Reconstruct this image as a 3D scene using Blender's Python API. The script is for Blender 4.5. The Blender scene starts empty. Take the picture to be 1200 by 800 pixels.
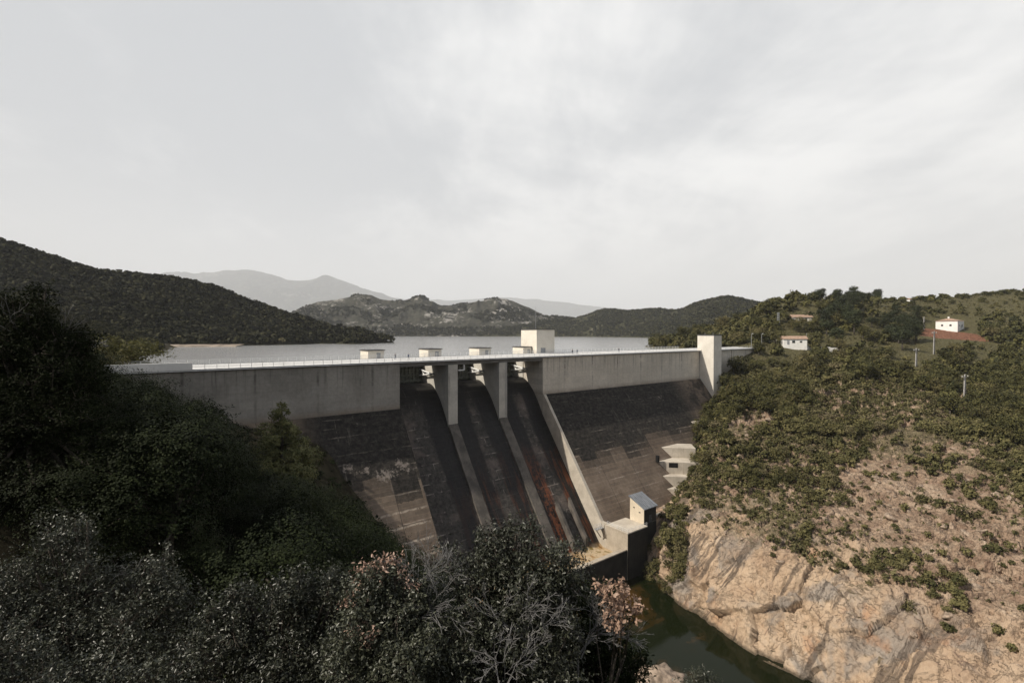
import bpy, math, random
import numpy as np
from mathutils import Vector
from mathutils.bvhtree import BVHTree

S = bpy.context.scene
COL = S.collection
R = math.radians
rnd = random.Random(11)
rng = np.random.default_rng(5)

# ------------------------------------------------------------------ camera geometry
F = 567.0                      # focal length in units of a 1200 wide frame
CAMZ = 7.75                    # eye height above the crest of the dam (z = 0)
PITCH = math.atan(10.0 / F)
CP, SP = math.cos(PITCH), math.sin(PITCH)

def at(px, py, Y):
    """world point at distance Y (along +Y) seen at a place of the photograph"""
    a, b = (px - 600) / F, (400 - py) / F
    d = (a, CP + b * SP, -SP + b * CP)
    k = Y / d[1]
    return np.array((d[0] * k, Y, CAMZ + d[2] * k))

def pix(P):
    P = np.asarray(P, float)
    x, y, z = P[..., 0], P[..., 1], P[..., 2] - CAMZ
    dep = y * CP - z * SP
    up = y * SP + z * CP
    return 600 + F * x / dep, 400 - F * up / dep

# dam frame: local x runs along the crest, local y upstream, z up
PHI = R(37.0)
AX = np.array((math.cos(PHI), math.sin(PHI)))
UP = np.array((-math.sin(PHI), math.cos(PHI)))
P0 = np.array((10.2, 160.0))

def dam_pt(t, n, z):
    p = P0 + t * AX - n * UP
    return np.array((p[0], p[1], z))

# ------------------------------------------------------------------ numpy noise
def _h(ix, iy, iz):
    h = (ix.astype(np.uint32) * np.uint32(374761393) + iy.astype(np.uint32) * np.uint32(668265263)
         + iz.astype(np.uint32) * np.uint32(2246822519))
    h = (h ^ (h >> np.uint32(13))) * np.uint32(1274126177)
    h = h ^ (h >> np.uint32(16))
    return h.astype(np.float64) / 4294967295.0

def vnoise(p):
    i = np.floor(p).astype(np.int64)
    f = p - i
    u = f * f * f * (f * (f * 6 - 15) + 10)
    r = 0
    for dx in (0, 1):
        wx = u[..., 0] if dx else 1 - u[..., 0]
        for dy in (0, 1):
            wy = u[..., 1] if dy else 1 - u[..., 1]
            for dz in (0, 1):
                wz = u[..., 2] if dz else 1 - u[..., 2]
                r = r + wx * wy * wz * _h(i[..., 0] + dx, i[..., 1] + dy, i[..., 2] + dz)
    return r * 2 - 1

def fbm(p, octv=5, gain=.5, lac=2.03):
    a, s, q = 1.0, 0, np.asarray(p, float)
    for _ in range(octv):
        s = s + a * vnoise(q)
        q = q * lac + 17.3
        a *= gain
    return s

def ridged(p, octv=4, gain=.5):
    a, s, q = 1.0, 0, np.asarray(p, float)
    for _ in range(octv):
        s = s + a * (1 - 2 * np.abs(vnoise(q)))
        q = q * 2.07 + 9.1
        a *= gain
    return s

# ------------------------------------------------------------------ mesh helpers
def mesh_np(name, V, Q, smooth=False, tint=None):
    """V (n,3), Q (m,k) faces of one size"""
    V = np.ascontiguousarray(V, np.float32)
    Q = np.ascontiguousarray(Q, np.int32)
    m, k = Q.shape
    me = bpy.data.meshes.new(name)
    me.vertices.add(len(V))
    me.vertices.foreach_set('co', V.ravel())
    me.loops.add(m * k)
    me.loops.foreach_set('vertex_index', Q.ravel())
    me.polygons.add(m)
    me.polygons.foreach_set('loop_start', np.arange(m, dtype=np.int32) * k)
    me.polygons.foreach_set('loop_total', np.full(m, k, np.int32))
    if smooth:
        me.polygons.foreach_set('use_smooth', np.ones(m, bool))
    if tint is not None:
        a = me.attributes.new('tint', 'FLOAT', 'FACE')
        a.data.foreach_set('value', np.ascontiguousarray(tint, np.float32))
    me.update(calc_edges=True)
    return me

class MB:
    """collects simple shapes into one mesh"""
    def __init__(self):
        self.v, self.f = [], []
    def add(self, v, f):
        b = len(self.v)
        self.v += [tuple(map(float, p)) for p in v]
        self.f += [tuple(i + b for i in q) for q in f]
        return self
    def box(self, x0, x1, y0, y1, z0, z1):
        return self.add([(x0, y0, z0), (x1, y0, z0), (x1, y1, z0), (x0, y1, z0),
                         (x0, y0, z1), (x1, y0, z1), (x1, y1, z1), (x0, y1, z1)],
                        [(0, 3, 2, 1), (4, 5, 6, 7), (0, 1, 5, 4), (1, 2, 6, 5), (2, 3, 7, 6), (3, 0, 4, 7)])
    def extrude_x(self, prof, x0, x1):
        """prof: closed list of (y,z) points, anticlockwise seen from +x"""
        n = len(prof)
        v = [(x0, y, z) for y, z in prof] + [(x1, y, z) for y, z in prof]
        f = [tuple(range(n))[::-1], tuple(range(n, 2 * n))]
        f += [(i, (i + 1) % n, n + (i + 1) % n, n + i) for i in range(n)]
        return self.add(v, f)
    def extrude_z(self, poly, z0, z1):
        n = len(poly)
        v = [(x, y, z0) for x, y in poly] + [(x, y, z1) for x, y in poly]
        f = [tuple(range(n))[::-1], tuple(range(n, 2 * n))]
        f += [(i, (i + 1) % n, n + (i + 1) % n, n + i) for i in range(n)]
        return self.add(v, f)
    def tube(self, p, q, r0, r1=None, k=6, cap=True):
        r1 = r0 if r1 is None else r1
        p, q = Vector(p), Vector(q)
        d = (q - p)
        if d.length < 1e-6:
            return self
        d.normalize()
        s = d.orthogonal().normalized()
        w = d.cross(s)
        v = []
        for c, r in ((p, r0), (q, r1)):
            for i in range(k):
                a = 2 * math.pi * i / k
                v.append(c + (s * math.cos(a) + w * math.sin(a)) * r)
        f = [(i, (i + 1) % k, k + (i + 1) % k, k + i) for i in range(k)]
        if cap:
            f += [tuple(range(k))[::-1], tuple(range(k, 2 * k))]
        return self.add(v, f)
    def mesh(self, name, smooth=False):
        me = bpy.data.meshes.new(name)
        me.from_pydata(self.v, [], self.f)
        if smooth:
            me.polygons.foreach_set('use_smooth', [True] * len(me.polygons))
        me.update()
        return me
    def build(self, name, mat, parent=None, smooth=False, bevel=0):
        o = link(name, self.mesh(name, smooth), mat, parent)
        if bevel:
            b = o.modifiers.new('bevel', 'BEVEL')
            b.width = bevel
            b.segments = 2
            b.limit_method = 'ANGLE'
        return o

def link(name, me, mat=None, parent=None):
    o = bpy.data.objects.new(name, me)
    COL.objects.link(o)
    if mat is not None and me is not None and not me.materials:
        me.materials.append(mat)
    if parent is not None:
        o.parent = parent
    return o

def empty(name, loc=(0, 0, 0), rz=0, parent=None):
    o = bpy.data.objects.new(name, None)
    o.empty_display_size = .5
    COL.objects.link(o)
    o.location = loc
    o.rotation_euler = (0, 0, rz)
    if parent is not None:
        o.parent = parent
    return o

def tag(o, label, cat, group=None, kind=None):
    if label:
        o['label'] = label
    if cat:
        o['category'] = cat
    if group:
        o['group'] = group
    if kind:
        o['kind'] = kind
    return o

def copy_tree(o, parent=None):
    c = o.copy()
    COL.objects.link(c)
    if parent is not None:
        c.parent = parent
    for ch in list(o.children):
        copy_tree(ch, c)
    return c

# ------------------------------------------------------------------ material helpers
class NT:
    def __init__(self, tree):
        self.t = tree
    def n(self, typ, ins=None, **props):
        nd = self.t.nodes.new(typ)
        for k, v in props.items():
            setattr(nd, k, v)
        for k, v in (ins or {}).items():
            self.set(nd.inputs[k], v)
        return nd
    def set(self, sock, v):
        if isinstance(v, bpy.types.NodeSocket):
            self.t.links.new(v, sock)
        elif isinstance(v, (tuple, list)):
            if sock.type == 'RGBA' and len(v) == 3:
                v = (*v, 1)
            sock.default_value = v
        else:
            sock.default_value = v
    def m(self, op, a, b=None, c=None, clamp=False):
        nd = self.n('ShaderNodeMath', operation=op, use_clamp=clamp)
        for i, v in enumerate((a, b, c)):
            if v is not None:
                self.set(nd.inputs[i], v)
        return nd.outputs[0]
    def mix(self, fac, a, b, blend='MIX'):
        nd = self.n('ShaderNodeMix', data_type='RGBA', blend_type=blend)
        self.set(nd.inputs[0], fac)
        self.set(nd.inputs[6], a)
        self.set(nd.inputs[7], b)
        return nd.outputs[2]
    def noise(self, vec, scale, detail=4, rough=.55, dist=0, dim='3D'):
        nd = self.n('ShaderNodeTexNoise', {'Scale': scale, 'Detail': detail, 'Roughness': rough, 'Distortion': dist},
                    noise_dimensions=dim)
        if vec is not None:
            self.set(nd.inputs['Vector'], vec)
        return nd.outputs[0]
    def mr(self, v, a, b, c=0.0, d=1.0, smooth=True):
        nd = self.n('ShaderNodeMapRange', interpolation_type='SMOOTHSTEP' if smooth else 'LINEAR')
        for i, x in enumerate((v, a, b, c, d)):
            self.set(nd.inputs[i], x)
        return nd.outputs[0]
    def ramp(self, fac, stops):
        nd = self.n('ShaderNodeValToRGB')
        cr = nd.color_ramp
        while len(cr.elements) < len(stops):
            cr.elements.new(.5)
        for e, (p, c) in zip(cr.elements, stops):
            e.position = p
            e.color = (*c, 1) if len(c) == 3 else c
        self.set(nd.inputs[0], fac)
        return nd.outputs[0]
    def sep(self, v):
        nd = self.n('ShaderNodeSeparateXYZ', {0: v})
        return nd.outputs
    def comb(self, x, y, z):
        return self.n('ShaderNodeCombineXYZ', {0: x, 1: y, 2: z}).outputs[0]
    def scalev(self, v, s):
        return self.n('ShaderNodeVectorMath', {0: v, 1: s}, operation='MULTIPLY').outputs[0]
    def bump(self, h, strength, dist, normal=None):
        nd = self.n('ShaderNodeBump', {'Strength': strength, 'Distance': dist, 'Height': h})
        if normal is not None:
            self.set(nd.inputs['Normal'], normal)
        return nd.outputs[0]

def material(name):
    mt = bpy.data.materials.new(name)
    mt.use_nodes = True
    nt = NT(mt.node_tree)
    bs = mt.node_tree.nodes['Principled BSDF']
    return mt, nt, bs

def objco(nt):
    return nt.n('ShaderNodeTexCoord').outputs['Object']

def worldpos(nt):
    return nt.n('ShaderNodeNewGeometry').outputs['Position']

def simple(name, col, rough=.7, var=.25, scale=2.0, metal=0, spec=.3, bump=0):
    mt, nt, bs = material(name)
    v = objco(nt)
    nz = nt.noise(v, scale, 5, .6)
    lo = tuple(c * (1 - var) for c in col)
    hi = tuple(min(1, c * (1 + var)) for c in col)
    c = nt.mix(nt.mr(nz, .3, .7), lo, hi)
    nt.set(bs.inputs['Base Color'], c)
    bs.inputs['Roughness'].default_value = rough
    bs.inputs['Metallic'].default_value = metal
    bs.inputs['Specular IOR Level'].default_value = spec
    if bump:
        nt.set(bs.inputs['Normal'], nt.bump(nt.noise(v, scale * 6, 4), bump, .05))
    return mt

JOINT = 13.6

def mat_concrete_face():
    mt, nt, bs = material('weathered_concrete')
    v = objco(nt)
    x, y, z = nt.sep(v)
    big = nt.noise(v, .07, 4, .6)
    c = nt.mix(nt.mr(big, .35, .65), (.25, .236, .21), (.36, .34, .305))
    warm = nt.mr(x, -52, 2)
    c = nt.mix(warm, c, nt.mix(nt.mr(big, .3, .7), (.56, .51, .435), (.68, .625, .54)))
    # formwork panels, faint
    pan = nt.n('ShaderNodeTexBrick', {'Vector': nt.comb(x, z, 0.0), 'Color1': (.86, .86, .86), 'Color2': (1.06, 1.05, 1.04),
               'Mortar': (.72, .72, .72), 'Scale': 1.0, 'Mortar Size': .045, 'Brick Width': 3.4, 'Row Height': 1.9, 'Bias': -.2})
    c = nt.mix(.55, c, pan.outputs[0], 'MULTIPLY')
    fine = nt.noise(v, 1.3, 6, .65)
    c = nt.mix(.5, c, nt.ramp(fine, [(.25, (.6, .6, .6)), (.75, (1.2, 1.2, 1.2))]), 'MULTIPLY')
    # drips from the coping
    dr = nt.noise(nt.scalev(v, (.75, .75, .035)), 1.0, 5, .7)
    topm = nt.mr(z, -8.5, -.3)
    drip = nt.m('MULTIPLY', nt.mr(dr, .50, .68), nt.m('ADD', nt.m('MULTIPLY', topm, .85), .12))
    c = nt.mix(nt.m('MULTIPLY', drip, .75), c, (.055, .05, .046))
    # dark joints with seepage
    jm = nt.m('ABSOLUTE', nt.m('SUBTRACT', nt.m('MODULO', nt.m('ADD', x, 500.0), JOINT), JOINT / 2))
    wob = nt.noise(nt.scalev(v, (.5, .5, .25)), 1.0, 4, .7)
    seep = nt.m('MULTIPLY', nt.mr(jm, nt.m('MULTIPLY', wob, .95), 0.05), nt.m('MULTIPLY', nt.mr(z, -12.5, -2, .2, .8), nt.mr(nt.noise(nt.scalev(v, (.06, .06, .22)), 1.0, 4, .7), .36, .6)))
    c = nt.mix(seep, c, (.07, .062, .055))
    # pale runs
    wr = nt.noise(nt.scalev(v, (1.1, 1.1, .06)), .8, 4, .75)
    c = nt.mix(nt.m('MULTIPLY', nt.mr(wr, .62, .78), .35), c, (.5, .48, .44))
    # rusty brown band at the foot of the wall
    ft = nt.mr(nt.m('ADD', z, nt.m('MULTIPLY', nt.noise(v, .35, 5, .7), 2.6)), -9.3, -12.4)
    c = nt.mix(nt.m('MULTIPLY', ft, .7), c, (.20, .135, .09))
    nt.set(bs.inputs['Base Color'], c)
    bs.inputs['Roughness'].default_value = .88
    bs.inputs['Specular IOR Level'].default_value = .25
    nt.set(bs.inputs['Normal'], nt.bump(nt.m('ADD', fine, nt.m('MULTIPLY', nt.noise(v, 9, 3), .4)), .5, .12))
    return mt

def lift_lines(nt, v, x, z, dz, thick, thr, seed):
    """broken pale lines along the concrete lifts and the block joints"""
    zz = nt.m('ADD', z, nt.m('MULTIPLY', nt.noise(nt.scalev(v, (.35, .35, .35)), 1.0, 3), .45))
    lm = nt.m('ABSOLUTE', nt.m('SUBTRACT', nt.m('MODULO', nt.m('ADD', zz, 400.0), dz), dz / 2))
    ln = nt.mr(lm, thick, thick * .35)
    brk = nt.noise(nt.comb(nt.m('MULTIPLY', x, .09), seed, nt.m('MULTIPLY', z, .53)), 1.0, 6, .72)
    ln = nt.m('MULTIPLY', ln, nt.mr(brk, thr, thr + .2))
    half = JOINT / 2
    jm = nt.m('ABSOLUTE', nt.m('SUBTRACT', nt.m('MODULO', nt.m('ADD', x, 500.0), half), half / 2))
    brk2 = nt.noise(nt.comb(nt.m('MULTIPLY', x, .4), seed + 3.0, nt.m('MULTIPLY', z, .22)), 1.0, 4, .7)
    jl = nt.m('MULTIPLY', nt.m('MULTIPLY', nt.mr(jm, thick * .8, thick * .2), nt.mr(brk2, .56, .66)), .6)
    return nt.m('MAXIMUM', ln, jl)

def mat_slope():
    mt, nt, bs = material('stained_concrete_slope')
    v = objco(nt)
    x, y, z = nt.sep(v)
    big = nt.noise(v, .09, 5, .65)
    fine = nt.noise(v, .9, 6, .7)
    brown = nt.mix(nt.mr(big, .35, .65), (.155, .120, .092), (.25, .198, .152))
    brown = nt.mix(.6, brown, nt.ramp(fine, [(.3, (.6, .58, .56)), (.7, (1.15, 1.15, 1.15))]), 'MULTIPLY')
    # algae: black, with a stepped lower edge that follows the blocks
    blk = nt.n('ShaderNodeTexWhiteNoise', {'W': nt.m('FLOOR', nt.m('DIVIDE', nt.m('ADD', x, 500.0), JOINT / 2))}, noise_dimensions='1D').outputs[0]
    zj = nt.m('ADD', z, nt.m('MULTIPLY', nt.m('SUBTRACT', nt.noise(v, .8, 5, .7), .5), 1.6))
    zq = nt.m('MULTIPLY', nt.m('FLOOR', nt.m('DIVIDE', zj, 1.9)), 1.9)
    xb = nt.m('FLOOR', nt.m('DIVIDE', nt.m('ADD', x, 500.0), JOINT / 2))
    rowr = nt.n('ShaderNodeTexWhiteNoise', {'Vector': nt.comb(xb, zq, 1.0)}, noise_dimensions='3D').outputs[0]
    edge = nt.m('ADD', nt.m('ADD', zq, nt.m('MULTIPLY', blk, 5.5)), nt.m('MULTIPLY', rowr, 1.6))
    alg = nt.m('ADD', nt.m('MULTIPLY', nt.mr(edge, -30.2, -25.8), .48), nt.m('MULTIPLY', nt.mr(nt.m('ADD', edge, nt.m('MULTIPLY', nt.m('SUBTRACT', big, .5), 16.0)), -34.0, -25.0), .52))
    rim_ = nt.mr(nt.m('ABSOLUTE', nt.m('ADD', edge, 28.0)), 2.6, 1.2)
    # far right blocks and the far left ones stay browner
    side = nt.m('MULTIPLY', nt.mr(x, 84, 66), nt.mr(x, -80, -71))
    patch = nt.mr(nt.noise(v, .22, 4, .6), .42, .58)
    alg = nt.m('MULTIPLY', alg, nt.m('MAXIMUM', side, nt.m('MULTIPLY', patch, .8)))
    dark = nt.mix(nt.mr(fine, .35, .7), (.016, .015, .0135), (.055, .049, .042))
    c = nt.mix(alg, brown, dark)
    smear = nt.noise(nt.scalev(v, (.5, .12, .12)), 1.0, 5, .7)
    c = nt.mix(nt.m('MULTIPLY', nt.mr(smear, .58, .74), .4), c, (.22, .19, .165))
    course = nt.n('ShaderNodeTexBrick', {'Vector': nt.comb(x, nt.m('ADD', z, nt.m('MULTIPLY', nt.noise(nt.scalev(v, (.3, .3, .3)), 1.0, 3), .3)), 0.0), 'Color1': (.82, .82, .82), 'Color2': (1.08, 1.07, 1.06),
               'Mortar': (1.5, 1.42, 1.32), 'Scale': 1.0, 'Mortar Size': .05, 'Mortar Smooth': .7, 'Brick Width': 6.8, 'Row Height': .95, 'Bias': -.1}).outputs[0]
    c = nt.mix(.75, c, course, 'MULTIPLY')
    ln = nt.m('MULTIPLY', lift_lines(nt, v, x, z, 1.9, .17, .5, 2.0), nt.mr(nt.noise(v, 1.6, 5, .75), .32, .52))
    lwr = nt.mr(z, -20, -36, .5, 1.0)
    c = nt.mix(nt.m('MULTIPLY', nt.m('MULTIPLY', ln, .85), nt.m('MAXIMUM', lwr, rim_)), c, (.48, .41, .34))
    l3m = nt.m('ABSOLUTE', nt.m('SUBTRACT', nt.m('MODULO', nt.m('ADD', nt.m('ADD', z, 400.0), nt.m('MULTIPLY', nt.noise(v, .5, 3), .5)), 2.85), 1.4))
    l3 = nt.m('MULTIPLY', nt.mr(l3m, .26, .08), nt.mr(x, -50, -53))
    l3 = nt.m('MULTIPLY', nt.m('MULTIPLY', l3, nt.mr(z, -31, -35)), nt.mr(nt.noise(v, .9, 5, .75), .34, .55))
    c = nt.mix(nt.m('MULTIPLY', l3, .8), c, (.52, .44, .35))
    spl = nt.mr(nt.m('ADD', nt.m('MULTIPLY', nt.noise(v, .14, 3, .6), .62), nt.m('MULTIPLY', nt.noise(v, 1.5, 5, .75), .38)), .595, .66)
    c = nt.mix(nt.m('MULTIPLY', spl, .6), c, (.36, .31, .27))
    jm = nt.m('ABSOLUTE', nt.m('SUBTRACT', nt.m('MODULO', nt.m('ADD', x, 500.0), JOINT), JOINT / 2))
    c = nt.mix(nt.m('MULTIPLY', nt.mr(jm, .14, .04), .6), c, (.03, .028, .026))
    nt.set(bs.inputs['Base Color'], c)
    bs.inputs['Roughness'].default_value = .85
    bs.inputs['Specular IOR Level'].default_value = .2
    nt.set(bs.inputs['Normal'], nt.bump(nt.m('ADD', fine, ln), .5, .15))
    return mt

BAY, PIER = 14.8, 3.05
SPAN = BAY * 3 + PIER * 2

def mat_chute():
    mt, nt, bs = material('leak_stained_chute')
    v = objco(nt)
    x, y, z = nt.sep(v)
    fine = nt.noise(v, 1.0, 6, .7)
    big = nt.noise(v, .11, 5, .65)
    base = nt.mix(nt.mr(fine, .3, .72), (.028, .026, .024), (.085, .076, .067))
    base = nt.mix(nt.m('MULTIPLY', nt.mr(big, .5, .68), .6), base, (.2, .16, .135))
    # brick-like efflorescence
    br = nt.n('ShaderNodeTexBrick', {'Vector': nt.comb(x, z, 0.0), 'Color1': (0, 0, 0), 'Color2': (0, 0, 0), 'Mortar': (1, 1, 1),
              'Scale': 1.0, 'Mortar Size': .16, 'Mortar Smooth': .6, 'Brick Width': 4.6, 'Row Height': 2.1})
    brk = nt.mr(nt.noise(nt.scalev(v, (.35, .35, .35)), 1.0, 5, .75), .50, .62)
    c = nt.mix(nt.m('MULTIPLY', nt.m('MULTIPLY', br.outputs[0], brk), .65), base, (.33, .285, .25))
    # wet black bands below the side seals of the gates
    q = nt.m('DIVIDE', nt.m('MODULO', nt.m('ADD', x, SPAN + (BAY + PIER) * 10), BAY + PIER), BAY)
    bay = nt.m('FLOOR', nt.m('DIVIDE', nt.m('ADD', x, SPAN), BAY + PIER))
    wob = nt.m('MULTIPLY', nt.m('SUBTRACT', nt.noise(nt.scalev(v, (.3, .05, .05)), 1.0, 5, .7), .5), .22)
    qq = nt.m('ADD', q, wob)
    grow = nt.mr(z, -50, -12, .15, .20, False)
    right = nt.mr(nt.m('ABSOLUTE', nt.m('SUBTRACT', qq, .80)), nt.m('ADD', grow, .06), nt.m('SUBTRACT', grow, .03))
    lf = nt.mr(nt.m('ABSOLUTE', nt.m('SUBTRACT', qq, .17)), nt.m('ADD', grow, .05), nt.m('SUBTRACT', grow, .06))
    lf = nt.m('MULTIPLY', lf, nt.mr(bay, .2, .8))
    band = nt.m('MAXIMUM', right, lf)
    halo = nt.mr(nt.m('ABSOLUTE', nt.m('SUBTRACT', qq, .22)), .2, .1)
    third = nt.mr(bay, 1.4, 1.6)
    rust = nt.m('MULTIPLY', nt.mr(nt.noise(nt.scalev(v, (.9, .09, .09)), 1.0, 5, .7), .47, .62), nt.mr(z, -24, -38))
    rust = nt.m('MULTIPLY', rust, nt.mr(bay, .4, 1.9, .10, 1.0))
    wet = nt.mix(rust, nt.mix(nt.mr(fine, .3, .7), (.006, .0058, .0055), (.016, .014, .013)), (.13, .038, .013))
    c = nt.mix(nt.m('MULTIPLY', band, .94), c, wet)
    edge = nt.m('MULTIPLY', nt.m('MULTIPLY', nt.m('SUBTRACT', halo, 0.0), third), nt.mr(z, -26, -36))
    c = nt.mix(nt.m('MULTIPLY', edge, nt.mr(fine, .45, .6, 0, .55)), c, (.2, .06, .02))
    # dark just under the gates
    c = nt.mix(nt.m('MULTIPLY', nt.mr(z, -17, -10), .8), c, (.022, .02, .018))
    # silt and rust on the floor of the bucket
    silt = nt.mr(nt.m('ADD', z, nt.m('MULTIPLY', fine, 1.5)), -51.8, -53.0)
    st = nt.noise(nt.scalev(v, (.35, .2, .2)), 1.0, 4, .65)
    sc = nt.ramp(st, [(.36, (.20, .10, .03)), (.47, (.36, .25, .13)), (.56, (.47, .37, .25)), (.66, (.17, .12, .03))])
    c = nt.mix(silt, c, sc)
    nt.set(bs.inputs['Base Color'], c)
    nt.set(bs.inputs['Roughness'], nt.m('SUBTRACT', .85, nt.m('MULTIPLY', band, .3)))
    bs.inputs['Specular IOR Level'].default_value = .25
    nt.set(bs.inputs['Normal'], nt.bump(nt.m('ADD', fine, br.outputs[0]), .5, .12))
    return mt

def mat_plain_concrete(name, lo, hi, streak=.5, dark=(.1, .09, .08)):
    mt, nt, bs = material(name)
    v = objco(nt)
    big = nt.noise(v, .25, 4, .6)
    c = nt.mix(nt.mr(big, .3, .7), lo, hi)
    fine = nt.noise(v, 2.2, 6, .65)
    c = nt.mix(.45, c, nt.ramp(fine, [(.3, (.72, .71, .7)), (.7, (1.1, 1.1, 1.1))]), 'MULTIPLY')
    dr = nt.noise(nt.scalev(v, (1.3, 1.3, .07)), 1.0, 5, .7)
    c = nt.mix(nt.m('MULTIPLY', nt.mr(dr, .55, .72), streak), c, dark)
    nt.set(bs.inputs['Base Color'], c)
    bs.inputs['Roughness'].default_value = .85
    bs.inputs['Specular IOR Level'].default_value = .25
    nt.set(bs.inputs['Normal'], nt.bump(fine, .35, .06))
    return mt

def mat_rock():
    mt, nt, bs = material('granite_and_dry_soil')
    g = nt.n('ShaderNodeNewGeometry')
    p = g.outputs['Position']
    nz = nt.sep(g.outputs['Normal'])[2]
    x, y, z = nt.sep(p)
    big = nt.noise(p, .045, 5, .6, .6)
    mid = nt.noise(p, .23, 6, .65, .8)
    fine = nt.noise(p, 1.4, 6, .7)
    # pale pink granite of the quarried cliff
    pmid = nt.m('ADD', nt.m('MULTIPLY', nt.noise(nt.scalev(p, (.13, .13, .08)), 1.0, 7, .62, .3), .72), nt.m('MULTIPLY', fine, .28))
    pale = nt.ramp(pmid, [(.26, (.20, .135, .095)), (.38, (.37, .265, .18)), (.55, (.47, .355, .25)), (.74, (.53, .435, .335))])
    grey = nt.ramp(pmid, [(.3, (.17, .14, .115)), (.6, (.33, .285, .24)), (.75, (.44, .38, .33))])
    pale = nt.mix(nt.mr(nt.noise(p, .07, 4, .6, .5), .5, .62), pale, grey)
    orange = nt.mr(nt.noise(nt.scalev(p, (.12, .12, .06)), 1.0, 4, .7), .56, .70)
    pale = nt.mix(nt.m('MULTIPLY', orange, .5), pale, (.42, .22, .11))
    # black water streaks that run down the face
    sv = nt.comb(nt.m('MULTIPLY', nt.m('SUBTRACT', nt.m('MULTIPLY', x, .4), nt.m('MULTIPLY', y, .91)), .30), nt.m('MULTIPLY', z, .03), 3.0)
    stn = nt.noise(sv, 1.0, 5, .68, .35)
    strk = nt.m('MULTIPLY', nt.mr(stn, .525, .59), nt.mr(nt.noise(p, .05, 3), .38, .5))
    pale = nt.mix(nt.m('MULTIPLY', strk, .75), pale, (.075, .06, .05))
    # weathered brown rock and gravelly soil above it
    brown = nt.ramp(mid, [(.28, (.13, .085, .06)), (.45, (.28, .195, .14)), (.60, (.40, .30, .22)), (.76, (.56, .455, .36))])
    soil = nt.ramp(fine, [(.3, (.08, .066, .036)), (.52, (.185, .148, .092)), (.72, (.36, .29, .205))])
    dry = nt.ramp(fine, [(.3, (.058, .055, .024)), (.55, (.115, .104, .05)), (.75, (.20, .175, .10))])
    lowm = nt.mr(nt.m('ADD', z, nt.m('MULTIPLY', nt.m('SUBTRACT', big, .5), 14.0)), -39.0, -45.0)
    lowm = nt.m('MULTIPLY', lowm, nt.mr(nt.m('ADD', x, nt.m('MULTIPLY', nt.m('SUBTRACT', big, .5), 40.0)), 96.0, 68.0, .3, 1.0))
    steep = nt.mr(nt.m('ADD', nz, nt.m('MULTIPLY', nt.m('SUBTRACT', mid, .5), .5)), .80, .62)
    up = nt.mix(nt.mr(nt.m('ADD', z, nt.m('MULTIPLY', nt.m('SUBTRACT', big, .5), 50.0)), -34, -14), soil, dry)
    bare = nt.m('MAXIMUM', steep, nt.m('MULTIPLY', nt.mr(nt.noise(p, .05, 5, .6, .4), .52, .6), nt.mr(z, -8, -20)))
    bare = nt.m('MAXIMUM', bare, nt.m('MULTIPLY', nt.mr(nt.m('ADD', x, nt.m('MULTIPLY', nt.m('SUBTRACT', big, .5), 30.0)), 68, 80), nt.m('MULTIPLY', nt.mr(nt.m('ADD', z, nt.m('MULTIPLY', nt.m('SUBTRACT', mid, .5), 9.0)), -28, -33), .85)))
    c = nt.mix(bare, up, brown)
    c = nt.mix(nt.m('MULTIPLY', lowm, nt.mr(nz, .985, .93)), c, pale)
    c = nt.mix(nt.m('MULTIPLY', nt.mr(nt.m('ADD', z, nt.m('MULTIPLY', fine, .8)), -58.6, -59.5), .8), c, (.05, .042, .03))
    # red cut below the white house
    hx = at(1113, 393, 303)
    dx = nt.m('DIVIDE', nt.m('SUBTRACT', x, float(hx[0]) - 1), 21.0)
    dy = nt.m('DIVIDE', nt.m('SUBTRACT', y, float(hx[1])), 20.0)
    dd = nt.m('ADD', nt.m('MULTIPLY', dx, dx), nt.m('MULTIPLY', dy, dy))
    red = nt.mr(nt.m('ADD', dd, nt.m('MULTIPLY', mid, .6)), 1.35, 1.1)
    c = nt.mix(red, c, nt.ramp(fine, [(.3, (.13, .062, .038)), (.6, (.26, .125, .078)), (.8, (.38, .23, .155))]))
    # cracks
    v1 = nt.m('ABSOLUTE', nt.m('SUBTRACT', nt.noise(nt.scalev(p, (.16, .16, .07)), 1.0, 6, .6, .8), .5))
    v2 = nt.m('ABSOLUTE', nt.m('SUBTRACT', nt.noise(nt.scalev(nt.n('ShaderNodeVectorMath', {0: p, 1: (31.0, 7.0, 3.0)}, operation='ADD').outputs[0], (.30, .30, .45)), 1.0, 6, .62, .5), .5))
    cr = nt.m('MINIMUM', v1, v2)
    crack = nt.m('MULTIPLY', nt.mr(cr, .010, .0), nt.mr(nt.noise(p, .16, 3), .43, .58))
    c = nt.mix(nt.m('MULTIPLY', crack, .5), c, (.09, .068, .05))
    c = nt.mix(.4, c, nt.ramp(nt.noise(p, 4.5, 4, .7), [(.3, (.68, .66, .64)), (.7, (1.18, 1.18, 1.18))]), 'MULTIPLY')
    nt.set(bs.inputs['Base Color'], c)
    bs.inputs['Roughness'].default_value = .92
    bs.inputs['Specular IOR Level'].default_value = .15
    hgt = nt.m('ADD', nt.m('ADD', nt.m('MULTIPLY', mid, 1.1), nt.m('MULTIPLY', fine, .45)), nt.m('MULTIPLY', nt.mr(cr, 0, .012), .3))
    rb = nt.n('ShaderNodeTexVoronoi', {'Vector': nt.n('ShaderNodeVectorMath', {0: p, 1: nt.n('ShaderNodeTexNoise', {'Vector': p, 'Scale': .9, 'Detail': 4}).outputs['Color']}, operation='ADD').outputs[0], 'Scale': .75}).outputs['Distance']
    rb2 = nt.n('ShaderNodeTexVoronoi', {'Vector': p, 'Scale': 2.1}).outputs['Distance']
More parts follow.
